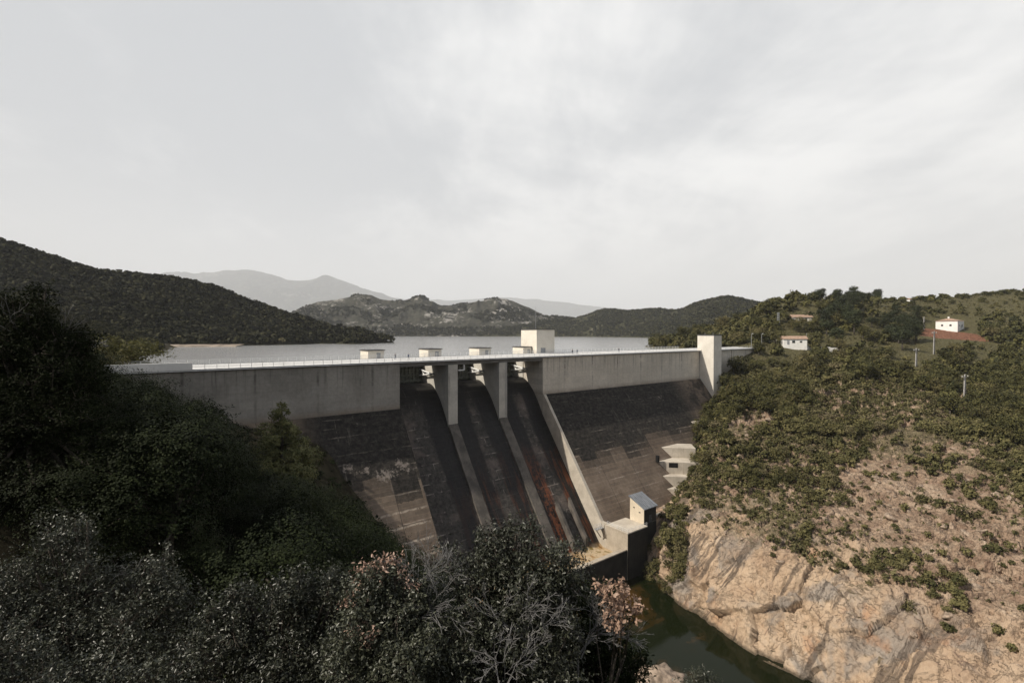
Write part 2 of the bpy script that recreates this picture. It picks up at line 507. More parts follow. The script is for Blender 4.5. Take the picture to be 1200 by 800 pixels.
    rub = nt.m('MULTIPLY', nt.m('ADD', nt.m('MULTIPLY', rb, -1.2), nt.m('MULTIPLY', rb2, -.5)), nt.m('SUBTRACT', 1.0, nt.m('MULTIPLY', lowm, .9)))
    hgt = nt.m('ADD', hgt, rub)
    nt.set(bs.inputs['Normal'], nt.bump(hgt, .8, .8))
    return mt

def mat_hill(name, veg, veg2, rock, rockthr, scale, ob=None):
    mt, nt, bs = material(name)
    p = worldpos(nt)
    a = nt.noise(p, scale, 6, .65, .4)
    b = nt.noise(p, scale * 7, 5, .7)
    c = nt.mix(nt.mr(b, .35, .65), veg, veg2)
    c = nt.mix(nt.m('MULTIPLY', nt.mr(nt.m('ADD', nt.m('MULTIPLY', a, .6), nt.m('MULTIPLY', b, .4)), rockthr, rockthr + .09), .9), c, rock)
    nt.set(bs.inputs['Base Color'], c)
    bs.inputs['Roughness'].default_value = .95
    bs.inputs['Specular IOR Level'].default_value = .05
    return mt

def mat_leaf(name, c0, c1, rough=.5, spec=.4, transl=.0, dry=None):
    """c0..c1 over the 'tint' attribute of each leaf clump; small shifts per plant"""
    mt, nt, bs = material(name)
    t = nt.n('ShaderNodeAttribute', attribute_name='tint').outputs['Fac']
    oi = nt.n('ShaderNodeObjectInfo').outputs['Random']
    nz = nt.noise(worldpos(nt), .35, 3, .6)
    f = nt.m('ADD', nt.m('MULTIPLY', t, .7), nt.m('MULTIPLY', nt.m('SUBTRACT', nz, .5), .8), clamp=True)
    c = nt.mix(f, c0, c1)
    v = nt.m('ADD', .72, nt.m('MULTIPLY', oi, .56))
    c = nt.mix(1.0, c, nt.comb(v, v, v), 'MULTIPLY')
    if dry is not None:
        c = nt.mix(nt.m('MULTIPLY', nt.mr(oi, .72, .95), .55), c, dry)
    nt.set(bs.inputs['Base Color'], c)
    bs.inputs['Roughness'].default_value = rough
    bs.inputs['Specular IOR Level'].default_value = spec
    if transl:
        tr = nt.n('ShaderNodeBsdfTranslucent', {'Color': c})
        mx = nt.n('ShaderNodeMixShader', {0: transl, 1: bs.outputs[0], 2: tr.outputs[0]})
        out = mt.node_tree.nodes['Material Output']
        nt.set(out.inputs['Surface'], mx.outputs[0])
    return mt

def mat_water(name, col, rough, s1, bstr, streak=None):
    mt, nt, bs = material(name)
    p = worldpos(nt)
    nt.set(bs.inputs['Base Color'], col if streak is None else nt.mix(nt.mr(nt.noise(p, .06, 5, .6, .5), .48, .66), col, streak))
    bs.inputs['Roughness'].default_value = rough
    bs.inputs['IOR'].default_value = 1.33 if 'lake' in name else 1.2
    w = nt.noise(nt.scalev(p, s1), 1.0, 5, .6, .3)
    w2 = nt.noise(nt.scalev(p, (.02, .05, .02)), 1.0, 3, .6)
    h = nt.m('MULTIPLY', w, nt.m('ADD', .25, nt.m('MULTIPLY', nt.mr(w2, .35, .65), 1.0)))
    nt.set(bs.inputs['Normal'], nt.bump(h, bstr, .3))
    return mt

M = {}
M['face'] = mat_concrete_face()
M['slope'] = mat_slope()
M['chute'] = mat_chute()
M['pier'] = mat_plain_concrete('pier_concrete', (.44, .42, .38), (.57, .545, .49), .5, (.13, .115, .10))
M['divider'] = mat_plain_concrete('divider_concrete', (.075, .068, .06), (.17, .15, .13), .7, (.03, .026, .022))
M['train'] = mat_plain_concrete('training_wall_concrete', (.42, .375, .31), (.57, .515, .435), .4, (.17, .12, .08))
M['rim'] = mat_plain_concrete('rim_concrete', (.22, .19, .155), (.33, .29, .24), .5, (.09, .07, .05))
M['deck'] = mat_plain_concrete('pale_deck_concrete', (.52, .52, .51), (.64, .64, .63), .1, (.3, .3, .3))
M['beam'] = mat_plain_concrete('beam_concrete', (.12, .12, .11), (.19, .18, .17), .4)
M['cream'] = mat_plain_concrete('cream_render', (.70, .655, .57), (.78, .735, .65), .12, (.35, .3, .24))
M['tan'] = mat_plain_concrete('tan_render', (.40, .345, .27), (.47, .41, .325), .15, (.25, .2, .15))
M['tower'] = mat_plain_concrete('tower_render', (.64, .60, .53), (.74, .70, .63), .2, (.3, .26, .22))
M['cabin'] = mat_plain_concrete('cabin_render', (.62, .54, .42), (.72, .63, .50), .12, (.4, .32, .24))
M['basin'] = mat_plain_concrete('basin_concrete', (.36, .31, .245), (.48, .42, .34), .4, (.16, .12, .09))
M['sill'] = mat_plain_concrete('shade_dark_concrete', (.016, .015, .013), (.042, .038, .032), .8, (.008, .008, .007))  # near-black shade of the downstream faces, painted into the concrete colour
M['roof_dark'] = simple('dark_roof_felt', (.06, .06, .062), .8)
M['white_metal'] = simple('white_painted_metal', (.72, .72, .71), .45, .1, 3)
M['grey_metal'] = simple('galvanised_metal', (.34, .35, .36), .5, .2, 3, .4)
M['gate'] = simple('gate_paint', (.19, .20, .17), .6, .35, 1.0)
M['door'] = simple('grey_door_paint', (.28, .29, .30), .6, .2)
M['glass'] = simple('dark_window_glass', (.02, .024, .028), .12, .1, 1, 0, .6)
M['black'] = simple('black_opening', (.008, .008, .008), .9, .3)
M['pole'] = simple('pole_concrete', (.36, .345, .33), .85, .25, 1.0)
M['white_wall'] = simple('whitewash', (.80, .785, .75), .8, .06, .6)
M['grey_wall'] = simple('grey_render', (.5, .49, .47), .8, .1, .6)  # plain grey, used for the window surrounds
M['tile'] = simple('clay_roof_tile', (.33, .225, .165), .85, .35, 1.5)
M['bark'] = simple('oak_bark', (.07, .06, .05), .9, .35, 3, 0, .1, .6)
M['twig'] = simple('bleached_twig', (.17, .165, .16), .8, .3, 8, 0, .2)
M['skin'] = simple('skin', (.45, .3, .22), .6, .1)
M['cloth_dark'] = simple('dark_cloth', (.03, .03, .04), .9, .2)
M['cloth_blue'] = simple('blue_cloth', (.05, .07, .12), .9, .2)
M['cloth_light'] = simple('light_cloth', (.4, .38, .36), .9, .2)
M['hair'] = simple('dark_hair', (.02, .016, .012), .6, .2)
M['rock'] = mat_rock()
M['boulder'] = simple('pale_boulder', (.27, .21, .16), .9, .5, 1.6, 0, .15, .8)

def mat_zinc():
    mt, nt, bs = material('corrugated_zinc')
    v = objco(nt)
    x, y, z = nt.sep(v)
    w = nt.m('SINE', nt.m('MULTIPLY', x, 9.0))
    nz = nt.noise(nt.scalev(v, (2, .3, 1)), 1.0, 5, .7)
    c = nt.mix(nt.mr(nz, .35, .7), (.17, .185, .205), (.34, .355, .375))
    c = nt.mix(nt.mr(w, .3, 1.0, 0, .5), c, (.10, .11, .125))
    nt.set(bs.inputs['Base Color'], c)
    bs.inputs['Metallic'].default_value = .35
    bs.inputs['Roughness'].default_value = .55
    nt.set(bs.inputs['Normal'], nt.bump(w, .6, .08))
    return mt
M['zinc'] = mat_zinc()

# leaves
M['leaf_fore'] = mat_leaf('glossy_holm_oak_leaf', (.026, .030, .018), (.112, .118, .080), .42, .45, .08)
M['leaf_fore2'] = mat_leaf('grey_green_oak_leaf', (.021, .024, .014), (.102, .110, .074), .43, .45, .06)
M['leaf_red'] = mat_leaf('russet_oak_leaf', (.26, .165, .122), (.56, .41, .33), .5, .35, .15)
M['leaf_pink'] = mat_leaf('dry_tan_leaf', (.34, .22, .155), (.60, .44, .34), .6, .3, .2)
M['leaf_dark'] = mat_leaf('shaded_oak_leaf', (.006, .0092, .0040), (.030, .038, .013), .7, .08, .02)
M['leaf_brown'] = mat_leaf('bronze_oak_leaf', (.03, .03, .012), (.12, .085, .03), .5, .3, .1)
M['leaf_oak'] = mat_leaf('hillside_oak_leaf', (.024, .027, .011), (.15, .137, .046), .7, .15, .0, (.13, .105, .05))
M['leaf_shrub'] = mat_leaf('hillside_scrub_leaf', (.045, .047, .018), (.22, .19, .082), .75, .12, .0, (.16, .13, .085))
M['leaf_pine'] = mat_leaf('pine_needles', (.020, .027, .013), (.058, .064, .028), .7, .15)
M['leaf_pine_lit'] = mat_leaf('olive_pine_needles', (.065, .074, .030), (.25, .24, .10), .7, .15, .1)
M['leaf_yellow'] = mat_leaf('young_yellow_leaf', (.085, .088, .028), (.19, .17, .062), .6, .2, .3)
M['leaf_forest'] = mat_leaf('far_forest_leaf', (.010, .012, .007), (.092, .088, .040), .8, .08)
M['leaf_scrub'] = mat_leaf('ground_scrub_leaf', (.055, .054, .022), (.225, .195, .10), .85, .1)

# ------------------------------------------------------------------ terrain surfaces
def cr(P, u):
    K = P.shape[0]
    i = np.clip(np.floor(u).astype(int), 0, K - 2)
    f = (u - i).reshape((-1,) + (1,) * (P.ndim - 1))
    p0, p1, p2, p3 = P[np.clip(i - 1, 0, K - 1)], P[i], P[i + 1], P[np.clip(i + 2, 0, K - 1)]
    m1, m2 = (p2 - p0) * .5, (p3 - p1) * .5
    f2, f3 = f * f, f * f * f
    return (2 * f3 - 3 * f2 + 1) * p1 + (f3 - 2 * f2 + f) * m1 + (-2 * f3 + 3 * f2) * p2 + (f3 - f2) * m2

def spline_grid(ctrl, ru, cu):
    P = np.array(ctrl, float)            # rows, cols, 3
    A = cr(P, ru)
    return cr(A.transpose(1, 0, 2), cu).transpose(1, 0, 2)

def grid_normals(G):
    du = np.gradient(G, axis=1)
    dv = np.gradient(G, axis=0)
    n = np.cross(du, dv)
    n /= np.linalg.norm(n, axis=2, keepdims=True) + 1e-9
    n[n[..., 2] < 0] *= -1
    return n

def grid_faces(nr, nc):
    i = np.arange(nr * nc).reshape(nr, nc)
    return np.stack([i[:-1, :-1], i[:-1, 1:], i[1:, 1:], i[1:, :-1]], -1).reshape(-1, 4)

def seg_params(counts):
    u = []
    for k, c in enumerate(counts):
        u.append(k + np.arange(c) / c)
    u.append(np.array([len(counts)], float))
    return np.concatenate(u)

def W(px, py, Y):
    return at(px, py, Y)

def Wz(px, Y, z):
    return np.array(((px - 600) / F * Y, Y, z))

# right hillside: rows run from below the river up over the skyline
DP = dam_pt
rowsR = [
    # foot under water
    [DP(-2, 20, -66), DP(4, 40, -64), W(785, 703, 122.7), W(830, 737, 110.7), W(880, 770, 101), W(940, 803, 93), W(1010, 850, 83.5), W(1100, 920, 72.5), W(1250, 1050, 58), W(1500, 1300, 41)],
    # top of the pale cliff
    [DP(8, 14, -50), DP(17, 31, -49), W(806, 617, 134), W(850, 628, 124), W(900, 647, 114), W(965, 676, 105), W(1050, 690, 97), W(1130, 715, 89), W(1280, 760, 76), W(1550, 860, 56)],
    [DP(26, 8, -46), DP(37, 24.5, -47.5), W(832, 558, 152), W(890, 568, 143), W(950, 590, 133), W(1020, 600, 125), W(1100, 606, 117), W(1180, 618, 109), W(1330, 640, 95), W(1600, 660, 75)],
    [DP(52, 2, -37), DP(59, 16.5, -38.0), W(848, 508, 179), W(905, 512, 171), W(970, 517, 163), W(1040, 516, 157), W(1110, 518, 150), W(1200, 524, 142), W(1370, 530, 125), W(1700, 530, 100)],
    [DP(96, -6, -22), DP(100, 5.5, -17), W(880, 450, 212), W(935, 449, 209), W(1000, 440, 212), W(1060, 444, 208), W(1130, 452, 200), W(1210, 458, 192), W(1400, 460, 170), W(1750, 450, 140)],
    [DP(128, -7, -8), DP(130, .8, -4), W(902, 410, 250), W(950, 410, 256), W(1000, 406, 263), W(1070, 405, 270), W(1130, 406, 270), W(1220, 410, 262), W(1450, 405, 240), W(1850, 390, 200)],
    [Wz(800, 290, -3.5), W(876, 397, 280), W(915, 385, 300), W(960, 379, 310), W(1010, 377, 318), W(1078, 384.5, 322), W(1142, 384.5, 322), W(1230, 380, 320), W(1480, 370, 300), W(1900, 350, 260)],
    [Wz(750, 350, -3.5), W(850, 384, 345), W(890, 366, 350), W(932, 353, 362), W(990, 356, 372), W(1050, 354, 385), W(1110, 350, 395), W(1180, 344, 400), W(1280, 335, 400), W(1550, 320, 380)],
    [Wz(752, 440, -8), Wz(840, 450, -4), Wz(890, 460, 12), Wz(935, 470, 22), Wz(990, 480, 22), Wz(1050, 490, 25), Wz(1110, 500, 27), Wz(1180, 510, 30), Wz(1280, 520, 34), Wz(1550, 500, 40)],
    [Wz(760, 640, -14), Wz(840, 660, -14), Wz(890, 660, -14), Wz(935, 670, -14), Wz(990, 680, -14), Wz(1050, 690, -14), Wz(1110, 700, -14), Wz(1180, 710, -14), Wz(1280, 720, -14), Wz(1550, 700, -14)],
]
ruR = seg_params([110, 110, 96, 80, 54, 44, 44, 24, 12])
cuR = seg_params([14, 60, 72, 72, 76, 76, 76, 60, 24])
GR = spline_grid(rowsR, ruR, cuR)
NR = grid_normals(GR)
rr = np.repeat(ruR[:, None], len(cuR), 1)
cliffw = np.clip(1.25 - rr, 0, 1) + .25
slopew = np.clip((rr - .9) * 2, 0, 1) * np.clip((6.2 - rr) / 3, .35, 1)
pp = GR.copy()
big = fbm(pp * .035, 4)
rd = ridged(pp * np.array((.11, .11, .16)), 5)
terr = np.abs(((pp[..., 2] * .16 + fbm(pp * .06, 3) * 1.2) % 1.0) - .5)
sm = fbm(pp * .42, 4, .55)
disp = big * 1.6 * slopew + rd * (.4 * cliffw + .6 * slopew) + terr * 1.5 * slopew * np.clip((4.2 - rr), 0, 1) + sm * (.2 * cliffw + .4 * slopew)
# vertical gullies on the cliff
gul = fbm(np.stack([pp[..., 0] * .22 - pp[..., 1] * .12, pp[..., 2] * .05, pp[..., 0] * 0], -1), 4)
disp += gul * 1.0 * np.clip(1.3 - rr, 0, 1)
def facets(p, size, seed, tilt):
    q = p / size + seed
    i0 = np.floor(q).astype(np.int64)
    best = np.full(p.shape[:-1], 1e9)
    out = np.zeros(p.shape[:-1])
    for dx in (-1, 0, 1):
        for dy in (-1, 0, 1):
            for dz in (-1, 0, 1):
                c_ = i0 + np.array((dx, dy, dz))
                f = [_h(c_[..., 0] + k * 57, c_[..., 1] - k * 31, c_[..., 2] + k * 13) for k in range(7)]
                ctr = c_ + np.stack(f[:3], -1)
                dv_ = q - ctr
                dd_ = (dv_ ** 2).sum(-1)
                val = (f[3] - .5) + tilt * (dv_[..., 0] * (f[4] - .5) + dv_[..., 1] * (f[5] - .5) + dv_[..., 2] * (f[6] - .5)) * 2
                m_ = dd_ < best
                out = np.where(m_, val, out)
                best = np.where(m_, dd_, best)
    return out * size
wp = pp + np.stack([fbm(pp * .3 + 3, 3), fbm(pp * .3 + 9, 3), fbm(pp * .3 + 15, 3)], -1) * .7
cw1 = np.clip(1.5 - rr, 0, 1)
rockm = np.clip(fbm(pp * .045 + 5, 3) * 2.2 + .25, 0, 1) * np.clip(4.6 - rr, 0, 1)
disp += facets(wp * np.array((1, 1, .55)), 7.5, 3.7, .9) * .36 * cw1 + facets(wp, 2.3, 8.1, .9) * (.14 * cw1 + .22 * rockm * (1 - cw1)) + facets(wp, 5.0, 1.3, .8) * .35 * rockm * (1 - cw1) + facets(wp, 1.1, 5.5, 1.0) * .38 * (rockm + .3) * (1 - cw1)
fade = np.clip((cuR - .75) / .8, 0, 1)[None, :]
# level pad of the white house
disp *= fade * np.clip(rr * 4, 0.25, 1)
pad = np.exp(-(((GR[..., 0] - at(1113, 384, 322)[0]) / 22) ** 2 + ((GR[..., 1] - 322) / 14) ** 2) ** 2)
disp *= (1 - .85 * pad)
GR = GR + NR * disp[..., None]
FR = grid_faces(*GR.shape[:2])
link('hillside', mesh_np('hillside', GR.reshape(-1, 3), FR, True), M['rock'])['kind'] = 'structure'

# left bank: radial basis heightfield
LB = np.array([
    (0, -40, 22), (-30, -40, 26), (40, -40, 2), (0, 0, 5.9), (-2, 0, 6.3), (2.5, 0, 4.6), (5, 0, 2), (12, 0, -6), (25, 0, -20), (45, 0, -38), (70, 0, -60),
    (0, 2.2, 5.2), (-2, 3, 4.0), (0, 4.5, 3.7), (-3.5, 5, 2.6), (-4, 3, 3.4), (-8, 5, 3.4), (-14, 6, 5.0), (1.4, 5, 2.4), (3, 10, -4), (8, 30, -22.5), (15, 55, -42.5), (24, 83, -59), (27, 92, -62),
    (29, 70, -62), (34, 50, -62), (45, 25, -62), (-6, 8, 1.8), (-10, 10, 4.6), (-10, 30, -8.5), (-25, 30, -1), (-30, 50, -7), (-50, 50, 0), (-78, 62, 8), (-100, 5, 70), (-105, 25, 72), (-105, 45, 62), (-105, 62, 50), (-104, 76, 34), (-102, 90, 10), (-85, 22, 38), (-85, 45, 30), (-84, 62, 15), (-130, 20, 95), (-140, 50, 85), (-95, -15, 42), (-90, -35, 34),  # includes a steep unseen ridge, added to keep sun off the left wood
    (-20, 15, 5.5), (-40, 20, 8), (-66, 30, 15), (-5, 20, -5), (0, 40, -25), (0, 60, -37), (0, 80, -49), (-10, 90, -47), (10, 100, -59), (18, 112, -63), (25, 118, -64),
    (-16, 60, -25), (-37, 70, -15), (-49, 70, -8), (-64, 80, -5), (-77, 94, -2), (-62, 105, -12), (-46, 117, -17), (-24, 112, -43), (-12, 107, -54), (0, 112, -62),
    (-100, 112, 1.5), (-92, 100, 1), (-120, 110, 6), (-88, 84, 3), (-150, 100, 14), (-200, 120, 26), (-200, 0, 110), (-130, -10, 80),
    (-115, 140, 1), (-135, 165, 0), (-160, 190, -2), (-185, 240, 0), (-235, 320, 0), (-95, 140, -10), (-120, 185, -12), (-150, 250, -12), (-200, 330, -12),
    (-190, 180, 12), (-240, 250, 14), (-300, 340, 16), (-300, 200, 40), (-60, 140, -30), (-30, 160, -40), (0, 190, -40), (-60, 250, -40), (0, 320, -40),
    (30, 140, -64), (40, 180, -62), (40, 110, -64), (60, 100, -66), (60, 60, -66), (80, 30, -66)], float)

def rbf_fit(Pt):
    xy, z = Pt[:, :2], Pt[:, 2]
    d = np.linalg.norm(xy[:, None] - xy[None], axis=2)
    n = len(Pt)
    A = np.zeros((n + 3, n + 3))
    A[:n, :n] = np.sqrt(d * d + 4.0)
    A[:n, n] = 1
    A[:n, n + 1:] = xy
    A[n, :n] = 1
    A[n + 1:, :n] = xy.T
    w = np.linalg.solve(A, np.concatenate([z, np.zeros(3)]))
    def f(x, y):
        x, y = np.asarray(x, float), np.asarray(y, float)
        out = w[n] + w[n + 1] * x + w[n + 2] * y
        for k in range(n):
            out = out + w[k] * np.sqrt((x - xy[k, 0]) ** 2 + (y - xy[k, 1]) ** 2 + 4.0)
        return out
    return f
leftH0 = rbf_fit(LB)

def leftH(x, y):
    z = leftH0(x, y)
    p = np.stack([np.asarray(x, float) * .16, np.asarray(y, float) * .16, np.zeros_like(np.asarray(x, float))], -1)
    d = np.clip(np.sqrt(np.asarray(x, float) ** 2 + np.asarray(y, float) ** 2) / 25, .1, 1)
    return z + fbm(p, 4) * 1.0 * d

xs = np.concatenate([np.linspace(-320, -100, 70)[:-1], np.linspace(-100, 62, 160)])
ys = np.concatenate([np.linspace(-60, 0, 20)[:-1], np.linspace(0, 130, 150)[:-1], np.linspace(130, 350, 70)])
XX, YY = np.meshgrid(xs, ys)
ZZ = leftH(XX, YY)
GL = np.stack([XX, YY, ZZ], -1)
FL = grid_faces(*GL.shape[:2])
M['floor'] = simple('oak_leaf_litter', (.032, .028, .018), .95, .5, .5, 0, .05, .6)
link('terrain', mesh_np('terrain', GL.reshape(-1, 3), FL, True), M['floor'])['kind'] = 'structure'

bvhR = BVHTree.FromPolygons([tuple(p) for p in GR.reshape(-1, 3)], [tuple(int(i) for i in q) for q in FR])
bvhL = BVHTree.FromPolygons([tuple(p) for p in GL.reshape(-1, 3)], [tuple(int(i) for i in q) for q in FL])

def hit(px, py, which=None):
    o = Vector((0, 0, CAMZ))
    d = Vector(at(px, py, 100)) - o
    d.normalize()
    best = None
    for b in ((which,) if which else (bvhR, bvhL)):
        r = b.ray_cast(o, d, 2000)
        if r[0] is not None and (best is None or r[3] < best[1]):
            best = (r[0], r[3])
    return best[0] if best else None

def drop(x, y, bvh=None):
    r = (bvh or bvhR).ray_cast(Vector((x, y, 500)), Vector((0, 0, -1)), 1000)
    return r[0].z if r[0] is not None else 0.0

# base sheet to the horizon
gm = simple('valley_ground', (.10, .095, .07), .95, .3, .01)
link('ground', mesh_np('ground', np.array([(-39000, -5500, -72), (39000, -5500, -72), (39000, 35000, -72), (-39000, 35000, -72)]), np.array([[0, 1, 2, 3]])), gm)['kind'] = 'structure'

# reservoir and river
WL, RL = -2.5, -60.0
def dp2(t, n, z):
    return tuple(dam_pt(t, n, z))
wv = [dp2(-260, -9.5, WL), dp2(-108, -9.5, WL), dp2(-SPAN - 3, -9.5, WL), dp2(-SPAN - 3, -14.6, WL), dp2(3, -14.6, WL), dp2(3, -9.5, WL), dp2(170, -9.5, WL),
      (420, 470, WL), (1500, 3200, WL), (-2500, 3200, WL), (-700, 150, WL)]
mb = MB()
mb.add(wv, [tuple(range(len(wv)))])
M['lake'] = mat_water('lake_water', (.34, .345, .35), .16, (.25, .8, .4), .12)
mb.build('reservoir_water', M['lake'])['kind'] = 'structure'
mb = MB()
mb.add([(-12, -60, RL), (150, -60, RL), (150, 60, RL), (60, 150, RL), (-12, 122, RL)], [(0, 1, 2, 3, 4)])
M['river'] = mat_water('river_water', (.007, .010, .003), .05, (.8, .8, .8), .03, (.06, .032, .009))
mb.build('river_water', M['river'])['kind'] = 'structure'

# ------------------------------------------------------------------ far hills
def hill(name, sky, foot, back, mat, nr=60, nc=220, amp=.12, nscale=.006, fz=-7.0, prof=(.34, .66), rows_shape=(.42, .8)):
    """sky: (px, py, Y) of the crest; foot: Y of the near foot; back: Y of the far foot"""
    C = []
    for r in range(5):
        row = []
        for k, (px, py, Y) in enumerate(sky):
            top = at(px, py, Y)
            f = foot[k] if isinstance(foot, (list, tuple)) else foot
            if r == 0:
                p = Wz(px, f, fz)
            elif r in (1, 2):
                u = prof[r - 1]
                yy = f + (Y - f) * u
                p = Wz(px, yy, fz + (top[2] - fz) * rows_shape[r - 1])
            elif r == 3:
                p = top
            else:
                p = Wz(px, back + (Y - sky[0][2]) * .3, fz - 4)
            row.append(p)
        C.append(row)
    ru = seg_params([nr // 3, nr // 3, nr // 3, max(4, nr // 6)])
    cu = np.linspace(0, len(sky) - 1, nc)
    G = spline_grid(C, ru, cu)
    h = np.clip(G[..., 2] - fz, 0, None)
    rrr = ru[:, None]
    w = np.clip(rrr, 0, 1) * np.where(rrr > 2.0, np.clip((3.0 - rrr), .12, 1), 1)
    hm = h.max()
    G[..., 2] += (ridged(G * nscale, 5) - .3) * hm * amp * w + fbm(G * nscale * 4, 4) * hm * amp * .25 * np.clip(w + .2, 0, 1)
    o = link(name, mesh_np(name, G.reshape(-1, 3), grid_faces(*G.shape[:2]), True), mat)
    o['kind'] = 'structure'
    return G

M['hill_l'] = mat_hill('wooded_hill_ground', (.025, .025, .015), (.05, .047, .028), (.14, .12, .09), .68, .01)
M['hill_rock'] = mat_hill('rocky_hill_ground', (.024, .025, .019), (.058, .055, .043), (.30, .285, .26), .525, .011)
M['hill_r'] = mat_hill('scrubby_hill_ground', (.026, .027, .015), (.06, .057, .033), (.24, .21, .17), .60, .012)
M['mount'] = mat_hill('mountain_ground', (.02, .022, .02), (.06, .06, .05), (.2, .19, .17), .55, .0012)
M['mount2'] = M['mount']

GH1 = hill('wooded_hill', [(-420, 197, 560), (-250, 229, 560), (-120, 265, 560), (0, 299, 560), (60, 316, 565), (120, 330, 570), (165, 336, 575), (205, 337, 580), (250, 348, 585), (300, 363, 590), (350, 378, 590), (400, 391, 585), (440, 397, 560), (456, 404, 520), (466, 408, 500)],
            [330, 335, 340, 345, 350, 352, 352, 356, 362, 374, 392, 412, 440, 462, 480], 900, M['hill_l'], 66, 260, .035, .011)
GH2 = hill('rocky_hill', [(300, 384, 2000), (345, 368, 2000), (375, 358, 2000), (402, 352, 2000), (422, 350, 2000), (450, 356, 1980), (472, 358, 1960), (487, 353, 1950), (497, 352, 1950), (513, 362, 1950), (530, 361, 1950), (552, 357, 1960), (582, 355, 1960), (606, 360, 1960), (635, 370, 1960), (665, 378, 1900), (700, 386, 1850), (730, 394, 1800)],
            1400, 2700, M['hill_rock'], 60, 300, .13, .006)
GH4 = hill('scrubby_hill', [(560, 391, 1500), (600, 385, 1500), (640, 379, 1500), (680, 374, 1500), (708, 366, 1500), (735, 368, 1480), (765, 366, 1450), (795, 367, 1400), (815, 360, 1300), (835, 355, 1250), (855, 353, 1220), (880, 359, 1200), (910, 365, 1200), (960, 375, 1200), (1040, 375, 1250), (1150, 373, 1300), (1300, 369, 1300)],
            [1380, 1350, 1320, 1250, 1150, 1080, 980, 900, 820, 800, 780, 780, 800, 820, 850, 900, 950], 2000, M['hill_r'], 60, 260, .06, .008)
hill('mountains', [(-900, 300, 18000), (-600, 312, 18000), (-300, 318, 18000), (-100, 322, 18000), (60, 325, 18000), (150, 328, 18000), (200, 326, 18000), (238, 327, 18000), (262, 324, 18000), (290, 323, 18000), (318, 328, 18000), (342, 333, 18000), (362, 332, 18000), (381, 329, 18000), (405, 334, 18000), (432, 343, 18000), (465, 352, 18000), (520, 362, 18000), (600, 375, 18000)],
     12500, 24000, M['mount'], 80, 420, .05, .0007, -60)
hill('distant_mountains', [(380, 362, 23000), (440, 357, 23000), (490, 354, 23000), (530, 354, 23000), (565, 352, 23000), (600, 353, 23000), (622, 354, 23000), (650, 356, 23000), (685, 361, 23000), (720, 363, 23000), (760, 368, 23000), (830, 366, 23000), (950, 360, 23000), (1100, 362, 23000), (1400, 350, 23000), (1900, 340, 23000)],
     19000, 29000, M['mount2'], 60, 360, .07, .0005, -60)

# ------------------------------------------------------------------ foliage generators
def leaf_quads(P, Nn, size, r, fold=0.0, aspect=.55):
    """rhombic leaves at P facing about Nn; returns verts (n*4), faces"""
    n = len(P)
    t = r.normal(size=(n, 3))
    t -= Nn * (t * Nn).sum(1, keepdims=True)
    t /= np.linalg.norm(t, axis=1, keepdims=True) + 1e-9
    b = np.cross(Nn, t)
    s = (size * r.uniform(.7, 1.25, n))[:, None]
    tip, wid = t * s * .5, b * s * .5 * aspect
    V = np.stack([P - tip, P + wid + Nn * s * fold, P + tip, P - wid + Nn * s * fold], 1).reshape(-1, 3)
    return V, np.arange(n * 4).reshape(-1, 4)

def unit(v):
    return v / (np.linalg.norm(v, axis=1, keepdims=True) + 1e-9)

def crown(r, lobes, nleaf, size, jit=.7, fold=.0, aspect=.6, shell=.72, cl=None, clr=.1):
    """lobes: list of (centre, radii). Leaves sit in small clumps over each lobe's shell and inside it."""
    P, Nn, T = [], [], []
    vol = np.array([np.prod(rad) ** (2 / 3.) for _, rad in lobes])
    share = (vol / vol.sum() * nleaf).astype(int)
    for (c, rad), k in zip(lobes, share):
        if k < 1:
            continue
        c, rad = np.array(c, float), np.array(rad, float)
        ncl = max(3, int(k / (cl or 8)))
        d = unit(r.normal(size=(ncl, 3)))
        d[:, 2] = np.where(d[:, 2] < -.55, -d[:, 2], d[:, 2])
        q = r.uniform(shell, 1.06, ncl) ** 1.0
        bump = 1 + .22 * vnoise(d * 2.3 + c)
        cc = c + d * rad * (q * bump)[:, None]
        ti = np.clip(r.normal(.5, .24, ncl), 0, 1)
        which = r.integers(0, ncl, k)
        p = cc[which] + r.normal(size=(k, 3)) * clr * rad.mean()
        nn = unit(d[which] + r.normal(size=(k, 3)) * jit + np.array((0, 0, .25)))
        P.append(p)
        Nn.append(nn)
        T.append(np.clip(ti[which] + r.normal(0, .12, k), 0, 1))
    P, Nn, T = np.concatenate(P), np.concatenate(Nn), np.concatenate(T)
    V, Q = leaf_quads(P, Nn, size, r, fold, aspect)
    return V, Q, T

def oak_lobes(r, h, w, base=.25, n=9):
    L = [((0, 0, h * (base + (1 - base) * .52)), (w * .34, w * .34, h * (1 - base) * .36))]
    for i in range(n):
        a = 2 * math.pi * i / n + r.uniform(-.4, .4)
        rad = w * r.uniform(.18, .30)
        zz = h * (base + (1 - base) * r.uniform(.22, .82))
        k = math.sin(min(1, max(0, (zz / h - base) / (1 - base))) * math.pi) ** .5
        dd = (w * .5 - rad) * r.uniform(.75, 1.1) * k
        L.append(((dd * math.cos(a), dd * math.sin(a), zz), (rad, rad, rad * r.uniform(.65, .95))))
    return L

